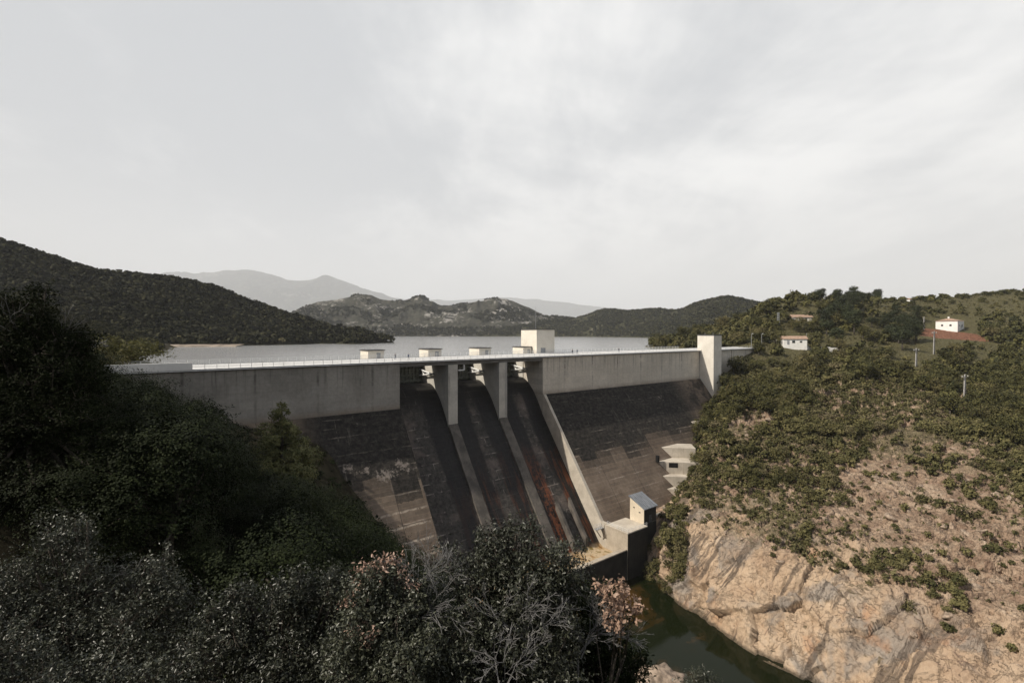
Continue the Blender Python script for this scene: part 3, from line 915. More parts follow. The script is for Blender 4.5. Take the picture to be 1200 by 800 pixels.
def trunk_mesh(name, r, h, w, lobes, rad):
    mb = MB()
    top = Vector((r.uniform(-.06, .06) * w, r.uniform(-.06, .06) * w, h * .55))
    mid = Vector((top.x * .4 + r.uniform(-.03, .03) * w, top.y * .4, h * .28))
    mb.tube((0, 0, -.35 * rad * 4), mid, rad * 1.2, rad * .85, 7)
    mb.tube(mid, top, rad * .85, rad * .5, 7)
    for c, rd_ in lobes[1:]:
        s = mid.lerp(top, r.uniform(.1, .95))
        e = Vector(c)
        m_ = s.lerp(e, .5) + Vector((0, 0, r.uniform(-.04, .06) * h))
        mb.tube(s, m_, rad * .45, rad * .3, 5)
        mb.tube(m_, e, rad * .3, rad * .12, 5)
    return mb.mesh(name, True)

def make_tree(name, crown_mat, seed, h, w, nleaf, size, base=.25, n=9, rad=None, crown_name='crown', shell=.6, jit=.7, cl=8, clr=.16):
    r = np.random.default_rng(seed)
    L = oak_lobes(r, h, w, base, n)
    V, Q, T = crown(r, L, nleaf, size, jit * .62, 0, .62, shell, cl, clr)
    root = empty(name)
    link(crown_name, mesh_np(crown_name, V, Q, False, T), crown_mat, root)
    link('trunk', trunk_mesh('trunk', r, h, w, L, rad or w * .035), M['bark'], root)
    return root

def pine_lobes(r, h, w, tiers=7, base=.22, flat=.16):
    L = []
    for i in range(tiers):
        f = i / (tiers - 1)
        z = h * (base + (1 - base) * f * .95)
        rr_ = w * .5 * (1 - f) ** .75 * r.uniform(.8, 1.1) + w * .06
        m_ = max(1, int(6 * (1 - f) + 1.5))
        for k in range(m_):
            a = 2 * math.pi * k / m_ + r.uniform(0, 2)
            d = rr_ * .62 if m_ > 1 else 0
            L.append(((d * math.cos(a), d * math.sin(a), z + r.uniform(-.02, .02) * h), (rr_ * .5, rr_ * .5, h * flat * r.uniform(.35, .55))))
    return L

def tuft_lobes(r, h, w):
    L = []
    for f, k in ((.28, .80), (.38, 1.0), (.48, .96), (.58, .82), (.67, .66), (.76, .50), (.84, .35), (.91, .2)):
        m_ = max(2, int(7 * k))
        for i in range(m_):
            a = 2 * math.pi * (i + r.uniform(-.3, .3)) / m_ + f * 9
            d = w * .5 * k * r.uniform(.45, .80)
            q = w * r.uniform(.13, .20) * (.45 + .55 * k)
            L.append(((d * math.cos(a), d * math.sin(a), h * (f + r.uniform(-.03, .03))), (q, q, q * .62)))
    L.append(((0, 0, h * .965), (w * .07, w * .07, h * .03)))
    return L

def make_pine(name, mat, seed, h, w, nleaf, size, tiers=7, base=.22, flat=.16):
    r = np.random.default_rng(seed)
    L = tuft_lobes(r, h, w)
    V, Q, T = crown(r, L, nleaf, size, .45, 0, .4, .72, 9, .16)
    root = empty(name)
    link('crown', mesh_np('crown', V, Q, False, T), mat, root)
    mb = MB()
    mb.tube((0, 0, -.6), (0, 0, h * .6), w * .045, w * .026, 7)
    mb.tube((0, 0, h * .6), (0, 0, h * .97), w * .026, w * .006, 6)
    for c, rd_ in L:
        mb.tube((0, 0, c[2] - .03 * h), c, w * .012, w * .005, 4)
    link('trunk', mb.mesh('trunk', True), M['bark'], root)
    return root

def shrub_mesh(seed, h, w, nleaf, size, n=6, shell=.5):
    r = np.random.default_rng(seed)
    L = oak_lobes(r, h, w, .02, n)
    V, Q, T = crown(r, L, nleaf, size, .5, 0, .66, shell, 7, .18)
    return mesh_np('shrub', V, Q, False, T)

def scatter_mesh(name, mat, protos, pos, scl, seed=1, sq=None):
    """one 'stuff' mesh: many small crowns baked into one sheet of leaves"""
    r = np.random.default_rng(seed)
    pos = np.asarray(pos, float)
    scl = np.asarray(scl, float)
    pick = r.integers(0, len(protos), len(pos))
    ang = r.uniform(0, 2 * np.pi, len(pos))
    VV, QQ, TT, off = [], [], [], 0
    for k, (V, Q, T) in enumerate(protos):
        idx = np.where(pick == k)[0]
        if not len(idx):
            continue
        c, s = np.cos(ang[idx]), np.sin(ang[idx])
        x = V[None, :, 0] * c[:, None] - V[None, :, 1] * s[:, None]
        y = V[None, :, 0] * s[:, None] + V[None, :, 1] * c[:, None]
        z = np.repeat(V[None, :, 2], len(idx), 0)
        A = np.stack([x, y, z], -1) * scl[idx][:, None, None]
        if sq is not None:
            A[..., 2] *= sq
        A += pos[idx][:, None, :]
        VV.append(A.reshape(-1, 3))
        n = len(V)
        QQ.append((Q[None] + (np.arange(len(idx)) * n)[:, None, None]).reshape(-1, 4) + off)
        off += n * len(idx)
        tt = np.clip(T[None] * .45 + (r.random(len(idx)) ** 1.6)[:, None] * .75 - .08, 0, 1)
        TT.append(tt.ravel())
    me = mesh_np(name, np.concatenate(VV), np.concatenate(QQ), False, np.concatenate(TT))
    return link(name, me, mat)

def proto_np(seed, nleaf, size, n=5, base=.05, h=1.0, w=1.15, shell=.7, jit=.35):
    r = np.random.default_rng(seed)
    return crown(r, oak_lobes(r, h, w, base, n), nleaf, size, jit, 0, .75, shell, 4, .15)

def sample_grid(G, n, r, accept=None):
    """random points on a grid surface, area weighted"""
    a = G[:-1, :-1]
    b = G[:-1, 1:]
    c = G[1:, 1:]
    d = G[1:, :-1]
    ar = np.linalg.norm(np.cross(c - a, d - b), axis=2)
    p = (ar / ar.sum()).ravel()
    i = r.choice(len(p), n, p=p)
    ri, ci = np.unravel_index(i, ar.shape)
    u, v = r.random((n, 1)), r.random((n, 1))
    P = (a[ri, ci] * (1 - u) + b[ri, ci] * u) * (1 - v) + (d[ri, ci] * (1 - u) + c[ri, ci] * u) * v
    return P, ri + v[:, 0], ci + u[:, 0]

# ------------------------------------------------------------------ far woods (uncountable: stuff)
far_protos = [proto_np(100 + k, 52, .36, 5, .05, 1.0, 1.15, .85, .25) for k in range(5)]
P, ri, ci = sample_grid(GH1[:64], 17000, rng)
keep = (P[:, 2] > WL + .6) & (pix(P)[0] > -40)
P = P[keep]
d = np.hypot(P[:, 0], P[:, 1])
o = scatter_mesh('hill_forest', M['leaf_forest'], far_protos, P - np.array((0, 0, .6)), rng.uniform(3.2, 8.2, len(P)) , 3)
tag(o, 'dark oak forest covering the long hill left of the reservoir', 'forest', None, 'stuff')
P, ri, ci = sample_grid(GH2[:62], 16000, rng)
hgt = P[:, 2] - WL
nn = fbm(P * .012, 4)
keep = (hgt > .8) & ((nn > -.25 + hgt / 260.) | (hgt < 26))
P = P[keep]
o = scatter_mesh('shore_forest', M['leaf_forest'], far_protos[:4], P - np.array((0, 0, .6)), rng.uniform(4.5, 9, len(P)), 4)
tag(o, 'scattered dark scrub and trees on the rocky hill across the reservoir', 'forest', None, 'stuff')
P, ri, ci = sample_grid(GH4[:62], 19000, rng)
hgt = P[:, 2] - WL
nn = fbm(P * .015, 4)
keep = (hgt > .8) & (nn > -.7 + hgt / 400.) & (pix(P)[0] < 1000)
P = P[keep]
o = scatter_mesh('ridge_forest', M['leaf_forest'], far_protos, P - np.array((0, 0, .6)), rng.uniform(4.5, 8.5, len(P)), 5)
tag(o, 'dark woodland on the low ridge behind the right end of the dam', 'forest', None, 'stuff')
# a few pale shore trees on both far shores
P, ri, ci = sample_grid(GH1, 6000, rng)
P = P[(P[:, 2] > WL + .5) & (P[:, 2] < WL + 6) & (ri < 14)][:60]
P2, ri, ci = sample_grid(GH2, 8000, rng)
P2 = P2[(P2[:, 2] > WL + .5) & (P2[:, 2] < WL + 9) & (ri < 14)][:110]
P3, ri, ci = sample_grid(GH4, 8000, rng)
P3 = P3[(P3[:, 2] > WL + .5) & (P3[:, 2] < WL + 8) & (ri < 14)][:160]
P = np.concatenate([P, P2, P3])
o = scatter_mesh('shore_trees', M['leaf_scrub'], far_protos, P, rng.uniform(3.5, 6.5, len(P)), 6)
tag(o, 'pale bushes strung along the far waterline of the reservoir', 'shore bushes', None, 'stuff')
# sandy bank at the left waterline
mb = MB()
sv = [(-262 + 7 * k, 352 + 1.4 * k + (3.0 if k % 2 else 0)) for k in range(9)]
for k in range(8):
    x0, y0 = sv[k]
    x1, y1 = sv[k + 1]
    mb.add([(x0, y0 - 5, WL - .4), (x1, y1 - 5, WL - .4), (x1, y1, WL + .8), (x0, y0, WL + .8), (x1, y1 + 10, WL + 1.6), (x0, y0 + 10, WL + 1.6)], [(0, 1, 2, 3), (3, 2, 4, 5)])
mb.build('shore', simple('pale_sand', (.23, .19, .15), .95, .4, .15))['kind'] = 'structure'

# ------------------------------------------------------------------ the dam
BAT = .745
def slope_n(z):
    return .5 + BAT * (-12.6 - z)
dam = empty('dam', (P0[0], P0[1], 0), PHI)
tag(dam, 'long grey concrete dam with black stained slope and three spillway chutes', 'dam')
def onroot(name, loc_t=0, loc_y=0, loc_z=0, rz=0):
    """an Empty standing at a place given in the dam's own directions"""
    p = dam_pt(loc_t, -loc_y, loc_z)
    return empty(name, p, PHI + rz)

LEFT, RIGHT = -114.0, 142.0
for a, b in ((LEFT, -SPAN), (0.0, RIGHT)):
    MB().box(a, b, 0, 10.3, -12.62, -.5).build('upper_wall', M['face'], dam)
zb = -70.0
for a, b in ((LEFT - 12, -SPAN), (1.0, RIGHT + 8)):
    MB().extrude_x([(-.5, -12.6), (10.5, -12.6), (10.5, zb), (-slope_n(zb), zb)], a, b).build('sloping_face', M['slope'], dam)
# chute floor profile (y = upstream)
prof = [(20.0, -12.0), (19.0, -9.6), (17.8, -8.0), (16.8, -7.7), (12.0, -7.6)]
for i in range(1, 15):
    s = i * 12.0 / 14
    prof.append((12.0 - s, -7.6 - 11.7 * (s / 12.0) ** 1.95))
th = math.atan(1 / BAT)
RB = 4.0
zs = -54 + RB * (1 - math.cos(th))
ns = (-19.3 - zs) * BAT
prof.append((-ns, zs))
for i in range(1, 11):
    a = th * (1 - i / 10)
    prof.append((-(ns + RB * (math.sin(th) - math.sin(a))), -54 + RB * (1 - math.cos(a))))
prof.append((-34.2, -54))
chute_line = [(-y, z) for y, z in prof]
def chute_z(n):
    ks = sorted(chute_line)
    for (n0, z0), (n1, z1) in zip(ks, ks[1:]):
        if n0 <= n <= n1:
            return z0 + (z1 - z0) * (n - n0) / (n1 - n0)
    return -54
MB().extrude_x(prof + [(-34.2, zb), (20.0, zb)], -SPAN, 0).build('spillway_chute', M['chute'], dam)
MB().box(-SPAN - .5, 0, -35.5, -34.2, zb, -51.86).build('sill', M['sill'], dam)  # front is dark by colour, painting in its shade
MB().box(-SPAN - .5, 0, -35.54, -34.16, -51.856, -51.55).build('sill_coping', M['basin'], dam, bevel=.04)
# training wall on the right of the chutes, walls between them
pts = [(8, -12.55), (-.5, -12.55), (-slope_n(-46.9), -46.85), (-27.9, -46.85), (-27.9, zb), (8, zb)]
MB().extrude_x(pts, 0.0, 1.0).build('training_wall', M['train'], dam)
for k in (1, 2):
    t1 = -SPAN + k * BAY + (k - 1) * PIER
    t2 = t1 + PIER
    # pier with a rounded nose, cut down under the road
    nose = [(t1, -.15), (t2, -.15), (t2, 10.0), (t2, 20)]
    nose += [(t1 + PIER / 2 + PIER / 2 * math.cos(a), 20 + PIER / 2 * math.sin(a)) for a in np.linspace(0.25, math.pi - .25, 8)]
    nose += [(t1, 20), (t1, 10.0)]
    mbp = MB()
    mbp.extrude_z(nose, -26, -1.42)
    mbp.extrude_z([(t1 + .01, 10.65), (t2 - .01, 10.65), (t2 - .01, 20), (t1 + .01, 20)], -1.42, -.12)
    o = mbp.build('pier', M['pier'], dam)
    # a raised pilaster strip on the nose of the pier front
    top = [(n, z + 1.0) for n, z in chute_line if n >= .2 and n < 27.0] + [(28.0, -53.2)]
    top = [(.0, chute_z(0) + .95)] + top
    poly = [(-n, z) for n, z in top] + [(-28.0, zb), (0.0, zb)]
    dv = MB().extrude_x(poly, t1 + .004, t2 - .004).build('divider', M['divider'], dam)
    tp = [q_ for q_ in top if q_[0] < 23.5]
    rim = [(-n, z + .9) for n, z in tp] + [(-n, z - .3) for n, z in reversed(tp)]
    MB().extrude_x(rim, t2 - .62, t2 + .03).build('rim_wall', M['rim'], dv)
# side walls that carry the outer gates
MB().box(-SPAN - 5.6, -SPAN, 10.65, 22, -30, -.12).build('abutment', M['pier'], dam)
MB().box(0, 16.5, 10.65, 22, -30, -.12).build('abutment', M['pier'], dam)
# low walls at the foot of the right-hand chute
for t in (-10.6, -5.6):
    ln_ = [(n, chute_z(n) + 2.6) for n in np.linspace(18.0, 25.2, 6)]
    lo_ = [(n, chute_z(n) - .6) for n in np.linspace(25.2, 18.0, 6)]
    MB().extrude_x([(-n, z) for n, z in ln_ + lo_], t, t + .9).build('baffle_wall', M['divider'], dam)
# road, beams, parapet
MB().extrude_x([(-.7, -.32), (10.6, -.5), (10.6, .5), (-.7, 0)], LEFT, RIGHT).build('crest_road', M['deck'], dam, bevel=.03)
for y in (0.02, 3.2, 6.5, 9.7):
    MB().box(-SPAN + .01, -.01, y, y + .65, -1.4, -.52).build('bridge_beam', M['beam'], dam)
MB().extrude_x([(-.68, .006), (-.4, .016), (-.4, .12), (-.5, .14), (-.68, .11)], -97.0, 91.0).build('kerb', M['deck'], dam)
MB().extrude_x([(-.68, .006), (-.4, .016), (-.4, .12), (-.68, .12)], 98.6, RIGHT).build('kerb', M['deck'], dam)
MB().box(LEFT - .5, -97.02, -.74, -.36, .02, 1.55).build('end_parapet', M['white_wall'], dam, bevel=.04)
for k in range(3):
    t1 = -SPAN + k * (BAY + PIER)
    MB().box(t1 + .01, t1 + BAY - .01, 16.1, 20.4, -1.0, -.12).build('hoist_platform', M['deck'], dam)
# radial gates: skin, ribs, arms
for k in range(3):
    t1 = -SPAN + k * (BAY + PIER) + .12
    t2 = t1 + BAY - .24
    py_, pz_, rad = 8.4, -4.5, 8.6
    a0, a1 = math.asin((-7.75 - pz_) / rad), math.asin((-1.25 - pz_) / rad)
    arc = [(py_ + rad * math.cos(a), pz_ + rad * math.sin(a)) for a in np.linspace(a0, a1, 14)]
    arc2 = [(py_ + (rad + .12) * math.cos(a), pz_ + (rad + .12) * math.sin(a)) for a in np.linspace(a1, a0, 14)]
    g = MB()
    g.extrude_x(arc + arc2, t1, t2)
    for j in range(12):
        tt = t1 + (t2 - t1) * (j + .5) / 12
        rin = [(py_ + (rad - .45) * math.cos(a), pz_ + (rad - .45) * math.sin(a)) for a in np.linspace(a0, a1, 8)]
        rout = [(py_ + rad * math.cos(a), pz_ + rad * math.sin(a)) for a in np.linspace(a1, a0, 8)]
        g.extrude_x(rin + rout, tt - .07, tt + .07)
    for f in (.08, .36, .64, .94):
        a = a0 + (a1 - a0) * f
        y, z = py_ + (rad - .6) * math.cos(a), pz_ + (rad - .6) * math.sin(a)
        g.box(t1 + .02, t2 - .02, y - .22, y + .3, z - .16, z + .16)
    gate = g.build('radial_gate', M['gate'], dam)
    for sgn in (0, 1):
        ta = t1 + .9 if sgn == 0 else t2 - .9
        for f in (.34, .66):
            a = a0 + (a1 - a0) * f
            MB().tube((ta, py_, pz_), (ta, py_ + (rad - .6) * math.cos(a), pz_ + (rad - .6) * math.sin(a)), .26, .2, 8).build('arm', M['white_metal'], gate)
        MB().tube((ta, py_ + 4.2, pz_ - .75), (ta, py_ + 6.4, pz_ + .55), .1).tube((ta, py_ + 4.2, pz_ + .5), (ta, py_ + 6.4, pz_ - 1.1), .1).build('brace', M['white_metal'], gate)
        e = t1 - .1 if sgn == 0 else t2 + .1
        MB().box(min(e, ta + (.25 if sgn == 0 else -.25)), max(e, ta + (.25 if sgn == 0 else -.25)), py_ - .25, py_ + .22, pz_ - .25, pz_ + .25).build('bearing', M['grey_metal'], gate)
# stair rail on pier front / small white ladder bracket near the second bay
o = MB()
lt = -SPAN + 2 * BAY + 2 * PIER - .12
for zz in np.arange(-18.4, -1.6, .45):
    o.tube((lt - .5, -.3, zz), (lt, -.3, zz), .03, k=4)
for xx in (lt - .5, lt):
    o.tube((xx, -.3, -18.8), (xx, -.3, -1.5), .05, k=4)
o.build('ladder', M['grey_metal'], dam)
o = MB()
o.box(-SPAN + BAY + PIER - .1, -SPAN + BAY + PIER + 2.1, -.75, -.25, -3.2, -2.9)
o.box(-SPAN + BAY + PIER + 1.85, -SPAN + BAY + PIER + 2.1, -.75, -.25, -3.2, -1.6)
o.build('bracket', M['white_metal'], dam)

# railings on both edges of the crest
def railing(name, t0, t1, y, z0, h, label, step, rails, mat):
    root = onroot(name, t0, y, z0)
    L = t1 - t0
    m_ = MB()
    for k in range(rails):
        z = h * (k + 1) / rails
        m_.box(0, L, -.035, .035, z - .035, z + .035)
    m_.build('rail', mat, root)
    pm = MB().box(-.045, .045, -.045, .045, 0, h + .05).mesh('post')
    pm.materials.append(mat)
    n = min(99, int(L / step))
    for k in range(n + 1):
        p = link('post', pm, None, root)
        p.location = (L * k / n, 0, 0)
    return tag(root, label, 'railing')
railing('railing', -97, 91, -.54, .13, 1.0, 'white railing along the downstream edge of the dam crest', 2.2, 2, M['white_metal'])
railing('railing', -112, 91, 10.4, .49, 1.1, 'white railing along the water side of the dam crest', 2.1, 4, M['white_metal'])
railing('railing', 98.7, RIGHT, -.54, .12, 1.0, 'short railing on the crest right of the pale tower', 2.2, 4, M['white_metal'])

# gate houses
def gate_house(t0, t1, y0, y1, h, label):
    root = onroot('gate_house', (t0 + t1) / 2, (y0 + y1) / 2, -.1)
    w, d = (t1 - t0) / 2, (y1 - y0) / 2
    MB().box(-w, w, -d, d, 0, h).build('wall', M['cream'], root, bevel=.03)
    MB().box(-w - .25, w + .25, -d - .25, d + .25, h + .003, h + .22).build('roof', M['roof_dark'], root)
    dr = MB().box(.1, 1.3, -d - .06, -d + .05, .01, 2.05).build('door', M['door'], root)
    MB().tube((.25, -d - .1, 1.0), (.25, -d - .1, 1.2), .03).build('handle', M['grey_metal'], dr)
    return tag(root, label, 'gate house', 'gate houses on the dam crest')
gate_house(-54.3, -49.5, 13.0, 19.2, 2.75, 'cream gate house left of all the spillway chutes, with two people at its side')
gate_house(-35.3, -30.7, 13.0, 19.2, 2.75, 'cream gate house above the left of the two spillway piers')
gate_house(-16.6, -11.9, 13.0, 19.2, 2.75, 'cream gate house above the right of the two spillway piers')
gate_house(2.0, 5.7, 13.0, 19.2, 2.75, 'cream gate house touching the tall control building')

root = onroot('control_building', 10.3, 14.9, -1.0)
MB().box(-4.25, 4.25, -4.5, 4.5, 0, 9.9).build('wall', M['cream'], root, bevel=.04)
MB().box(-4.45, 4.45, -4.7, 4.7, 9.903, 10.2).build('roof', M['roof_dark'], root)
dd_ = MB().box(-2.3, -.2, -4.58, -4.45, 1.0, 3.4).build('door', M['door'], root)
MB().tube((-.45, -4.64, 2.0), (-.45, -4.64, 2.3), .04).build('handle', M['grey_metal'], dd_)
MB().tube((1.2, 2.6, 10.2), (1.2, 2.6, 18.6), .07, .03, 6).tube((1.2, 2.0, 16.9), (1.2, 3.2, 16.9), .03, k=4).build('antenna', M['grey_metal'], root)
tag(root, 'tall cream control building with flat dark roof and mast on the crest', 'control building')

# pale tower at the right end
root = onroot('tower', 95.0, -2.8, -26)
MB().box(-3.2, 3.2, -3.9, 3.9, 0, 32.6).build('wall', M['tower'], root, bevel=.05)
MB().box(-3.35, 3.35, -4.05, 4.05, 32.603, 33.0).build('roof', M['roof_dark'], root)
m_ = MB()
for x_, y_ in ((-2.6, -3.2), (2.5, -3.2), (0.4, 2.5)):
    m_.tube((x_, y_, 33.0), (x_, y_, 33.9), .06)
m_.build('roof_vent', M['grey_metal'], root)
tag(root, 'pale square tower standing against the right end of the dam', 'tower')

# valve cabin, platform, gangway
root = onroot('valve_platform', 4.2, -31.9, -47)
MB().box(-4.2, 4.2, -3.8, 4.0, -22, -.32).build('base', M['basin'], root)
MB().box(-4.19, 4.19, -3.92, -3.81, -22, -.34).build('shade_panel', M['sill'], root)  # thin slab added to paint shade on the platform's downstream face
MB().box(-4.32, 4.3, -3.95, 4.0, -.318, 0).build('slab', M['train'], root, bevel=.04)
m_ = MB()
for x_ in np.linspace(-4.1, 4.1, 6):
    m_.tube((x_, -3.8, 0), (x_, -3.8, 1.0), .04, k=5)
for y_ in np.linspace(-3.8, 3.6, 5)[1:]:
    m_.tube((-4.2, y_, 0), (-4.2, y_, 1.0), .04, k=5)
for z_ in (.5, 1.0):
    m_.tube((-4.2, -3.8, z_), (4.1, -3.8, z_), .035, k=5)
    m_.tube((-4.2, -3.8, z_), (-4.2, 3.6, z_), .035, k=5)
m_.build('guard_rail', M['white_metal'], root)
tag(root, 'pale concrete platform beside the foot of the right spillway wall', 'platform')

root = onroot('valve_cabin', 11.3, -32.0, -47)
MB().box(-2.85, 2.85, -2.5, 2.5, -18, -.02).build('base', M['basin'], root)
MB().box(-2.8, 2.84, -2.6, -2.51, -18, -.05).build('shade_panel', M['sill'], root)  # painted shade over the downstream side of the cabin base
MB().box(-2.74, 2.74, -2.56, -2.505, .02, 4.3).build('shade_front', M['sill'], root)  # black sheet painting in the shade on the cabin's downstream wall
w_ = MB()
w_.extrude_x([(-2.5, 0), (2.5, 0), (2.5, 6.6), (-2.5, 4.4)], -2.8, 2.8)
wall = w_.build('wall', M['cabin'], root)
rf = MB().extrude_x([(-2.95, 4.21), (2.9, 6.78), (2.9, 6.98), (-2.95, 4.41)], -3.1, 3.1).build('roof', M['zinc'], root)
for y_, z_ in ((-1.0, 3.0), (1.0, 3.9)):
    MB().box(-2.86, -2.79, y_ - .28, y_ + .28, z_ - .14, z_ + .14).build('vent', M['black'], root)
d_ = MB().box(-.6, .6, -2.62, -2.5, .02, 2.2).build('door', M['roof_dark'], root)
MB().tube((.4, -2.66, 1.0), (.4, -2.66, 1.2), .03).build('handle', M['grey_metal'], d_)
tag(root, 'small cream cabin with sloping grey metal roof at the foot of the dam', 'cabin')

root = onroot('gangway', 0.3, -26.5, -46.8)
m_ = MB()
m_.box(-3.2, .5, -.6, .6, -1.6, -1.45)
m_.build('deck', M['grey_metal'], root)
m_ = MB()
for x_ in np.linspace(-3.2, .4, 5):
    for y_ in (-.6, .6):
        m_.tube((x_, y_, -1.5), (x_, y_, -.4), .045, k=5)
for y_ in (-.6, .6):
    for z_ in (-.95, -.42):
        m_.tube((-3.2, y_, z_), (.4, y_, z_), .045, k=5)
m_.build('hand_rail', M['white_metal'], root)
m_ = MB().tube((-3.0, 0, -1.6), (-1.0, 0, -4.2), .14).tube((-1.0, 0, -1.6), (.2, 0, -4.0), .12)
m_.build('strut', M['grey_metal'], root)
tag(root, 'white railed gangway leaning over the foot of the right chute', 'gangway')

root = onroot('stepped_abutment', 40, -20, -46)
for (t0, L_, z) in ((33.2, 10.0, -44.4), (34.4, 13.0, -40.9), (35.6, 15.5, -36.8), (41.5, 13.0, -33.2), (66.5, 5.5, -27.4)):
    n0 = slope_n(z) - .8
    q_ = 2 ** -.5
    P4 = [(t0, n0), (t0 + L_ * q_, n0 + L_ * q_), (t0 + (L_ + 7) * q_, n0 + (L_ - 7) * q_), (t0 + 7 * q_, n0 - 7 * q_)]
    s_ = MB().extrude_z([(a_ - 40, -b_ + 20) for a_, b_ in P4], z + 46 - 7.5, z + 46).build('step', M['train'], root, bevel=.1)
    if z == -36.8:
        ca, cb = t0 + 6.5 * q_, n0 + 6.5 * q_
        o4 = [(ca - 1.5 * q_ - .05, cb - 1.5 * q_ + .05), (ca + 1.5 * q_ - .05, cb + 1.5 * q_ + .05), (ca + 1.7 * q_ + .2, cb + 1.5 * q_ - .2), (ca - 1.3 * q_ + .2, cb - 1.5 * q_ - .2)]
        MB().extrude_z([(a_ - 40, -b_ + 20) for a_, b_ in o4], z + 46 - 1.9, z + 46 - .3).build('opening', M['black'], s_)
        MB().box(t0 - 40 - .3, t0 - 40 + .5, -n0 + 20 - 1.9, -n0 + 20 - .9, z + 46.005, z + 46 + 2.3).build('hatch', M['black'], s_)
tag(root, 'pale concrete steps climbing the bank at the right foot of the dam', 'stepped abutment')
# a small slab end showing right of the cabin
o = MB().box(-2.2, 2.2, -.5, .5, -.6, 0).build('concrete_slab', M['train'], None, bevel=.05)
o.location = dam_pt(18.3, 31.5, -47.2)
o.rotation_euler = (0, 0, PHI)
tag(o, 'short pale concrete slab lying on the rocks right of the cabin', 'slab')

# ------------------------------------------------------------------ houses, poles, lamps
def wall_house(name, loc, rz, w, d, h, roof_h, label, wallm, hip=True, base=3.0, wins=(), chimney=False, door=None):
    root = empty(name, loc, rz)
    MB().box(-w / 2, w / 2, -d / 2, d / 2, -base, h).build('wall', wallm, root)
    e = .45
    m_ = MB()
    if hip:
        r_ = min(w, d) / 2
        if w >= d:
            v = [(-w / 2 - e, -d / 2 - e, h), (w / 2 + e, -d / 2 - e, h), (w / 2 + e, d / 2 + e, h), (-w / 2 - e, d / 2 + e, h), (-w / 2 + r_ * .9, 0, h + roof_h), (w / 2 - r_ * .9, 0, h + roof_h)]
            f = [(0, 1, 5, 4), (1, 2, 5), (2, 3, 4, 5), (3, 0, 4), (3, 2, 1, 0)]
        m_.add(v, f)
    else:
        v = [(-w / 2 - e, -d / 2 - e, h), (w / 2 + e, -d / 2 - e, h), (w / 2 + e, d / 2 + e, h), (-w / 2 - e, d / 2 + e, h), (-w / 2 - e, 0, h + roof_h), (w / 2 + e, 0, h + roof_h)]
        m_.add(v, [(0, 1, 5, 4), (2, 3, 4, 5), (1, 2, 5), (3, 0, 4), (3, 2, 1, 0)])
    for p in range(len(m_.v)):
        x, y, z = m_.v[p]
        m_.v[p] = (x, y, z + .01)
    rf = m_.build('roof', M['tile'], root)
    if chimney:
        MB().box(-w * .22, -w * .22 + .8, -.4, .4, h + .2, h + roof_h + 1.0).build('chimney', M['white_wall'], rf)
    for (side, u, z0, ww, hh) in wins:
        if side == 'f':
            b = MB().box(u - ww / 2, u + ww / 2, -d / 2 - .05, -d / 2 + .1, z0, z0 + hh)
            pn = MB().box(u - ww / 2 + .1, u + ww / 2 - .1, -d / 2 - .08, -d / 2 + .05, z0 + .1, z0 + hh - .1)
        else:
            sx = -1 if side == 'l' else 1
            x = sx * w / 2
            b = MB().box(x - .08, x + .08, u - ww / 2, u + ww / 2, z0, z0 + hh)
            pn = MB().box(x - .11, x + .11, u - ww / 2 + .1, u + ww / 2 - .1, z0 + .1, z0 + hh - .1)
        wf = b.build('window', M['grey_wall'], root)
        pn.build('pane', M['glass'], wf)
    if door:
        MB().box(door - .55, door + .55, -d / 2 - .06, -d / 2 + .1, 0, 2.1).build('door', M['door'], root)
    return tag(root, label, 'house')

hp = at(1113, 385.0, 322)
gz = drop(hp[0], hp[1])
wall_house('house', (hp[0], hp[1], gz + .2), R(36), 15.8, 11.0, 4.9, 1.9, 'white house with a low red hip roof above the bare red bank', M['white_wall'], True, 3,
           [('f', -4.5, 1.2, 1.2, 1.3), ('f', 3.0, 1.0, 2.2, 1.8), ('l', 2.2, 1.4, 1.2, 1.3), ('l', -2.0, 1.4, 1.2, 1.3)], True, .6)
hp = at(930, 403.5, 257)
HOUSE_B = hp
wall_house('house', tuple(hp), R(-14), 11.0, 6.0, 2.9, 1.6, 'low white cottage with red tiled roof just right of the dam end', M['white_wall'], False, 4,
           [('f', -.9, .8, 1.5, 1.4), ('f', 2.6, 1.0, 1.2, 1.0), ('l', 0, 1.0, .8, .8)], False, -3.4)
hp = at(938, 376.5, 318)
wall_house('house', tuple(hp), R(-8), 12.0, 7.0, 2.6, 1.8, 'tan house half hidden by trees above the low white cottage', M['cream'], False, 4, [('f', -2, .9, 1.2, 1.2), ('f', 2, .9, 1.2, 1.2)], False, None)
hp = at(1003, 378, 330)
wall_house('house', tuple(hp), R(6), 11.0, 7.0, 2.2, 1.4, 'flat tan house showing between the tall dark pines', M['tan'], False, 4, [('f', -2, .7, 1.2, 1.1)], False, 2.0)
hp = at(1065, 355.5, 384)
wall_house('house', tuple(hp), R(25), 5.5, 4.0, 3.0, 1.2, 'tiny pale hut high on the slope left of the white house', M['white_wall'], False, 3, [('f', 0, 1.2, .9, .9)], False, None)
o = MB()
for k in range(4):
    o.box(-9 + 4.6 * k, -9 + 4.6 * k + 4.5, -.15, .15, -4 - .3 * k, 2.4 - .3 * k)
o = o.build('garden_wall', M['white_wall'], None)
hp = at(962, 410.5, 254)
o.location = tuple(hp)
o.rotation_euler = (0, 0, R(-6))
tag(o, 'white garden wall behind dark trees right of the low cottage', 'garden wall')
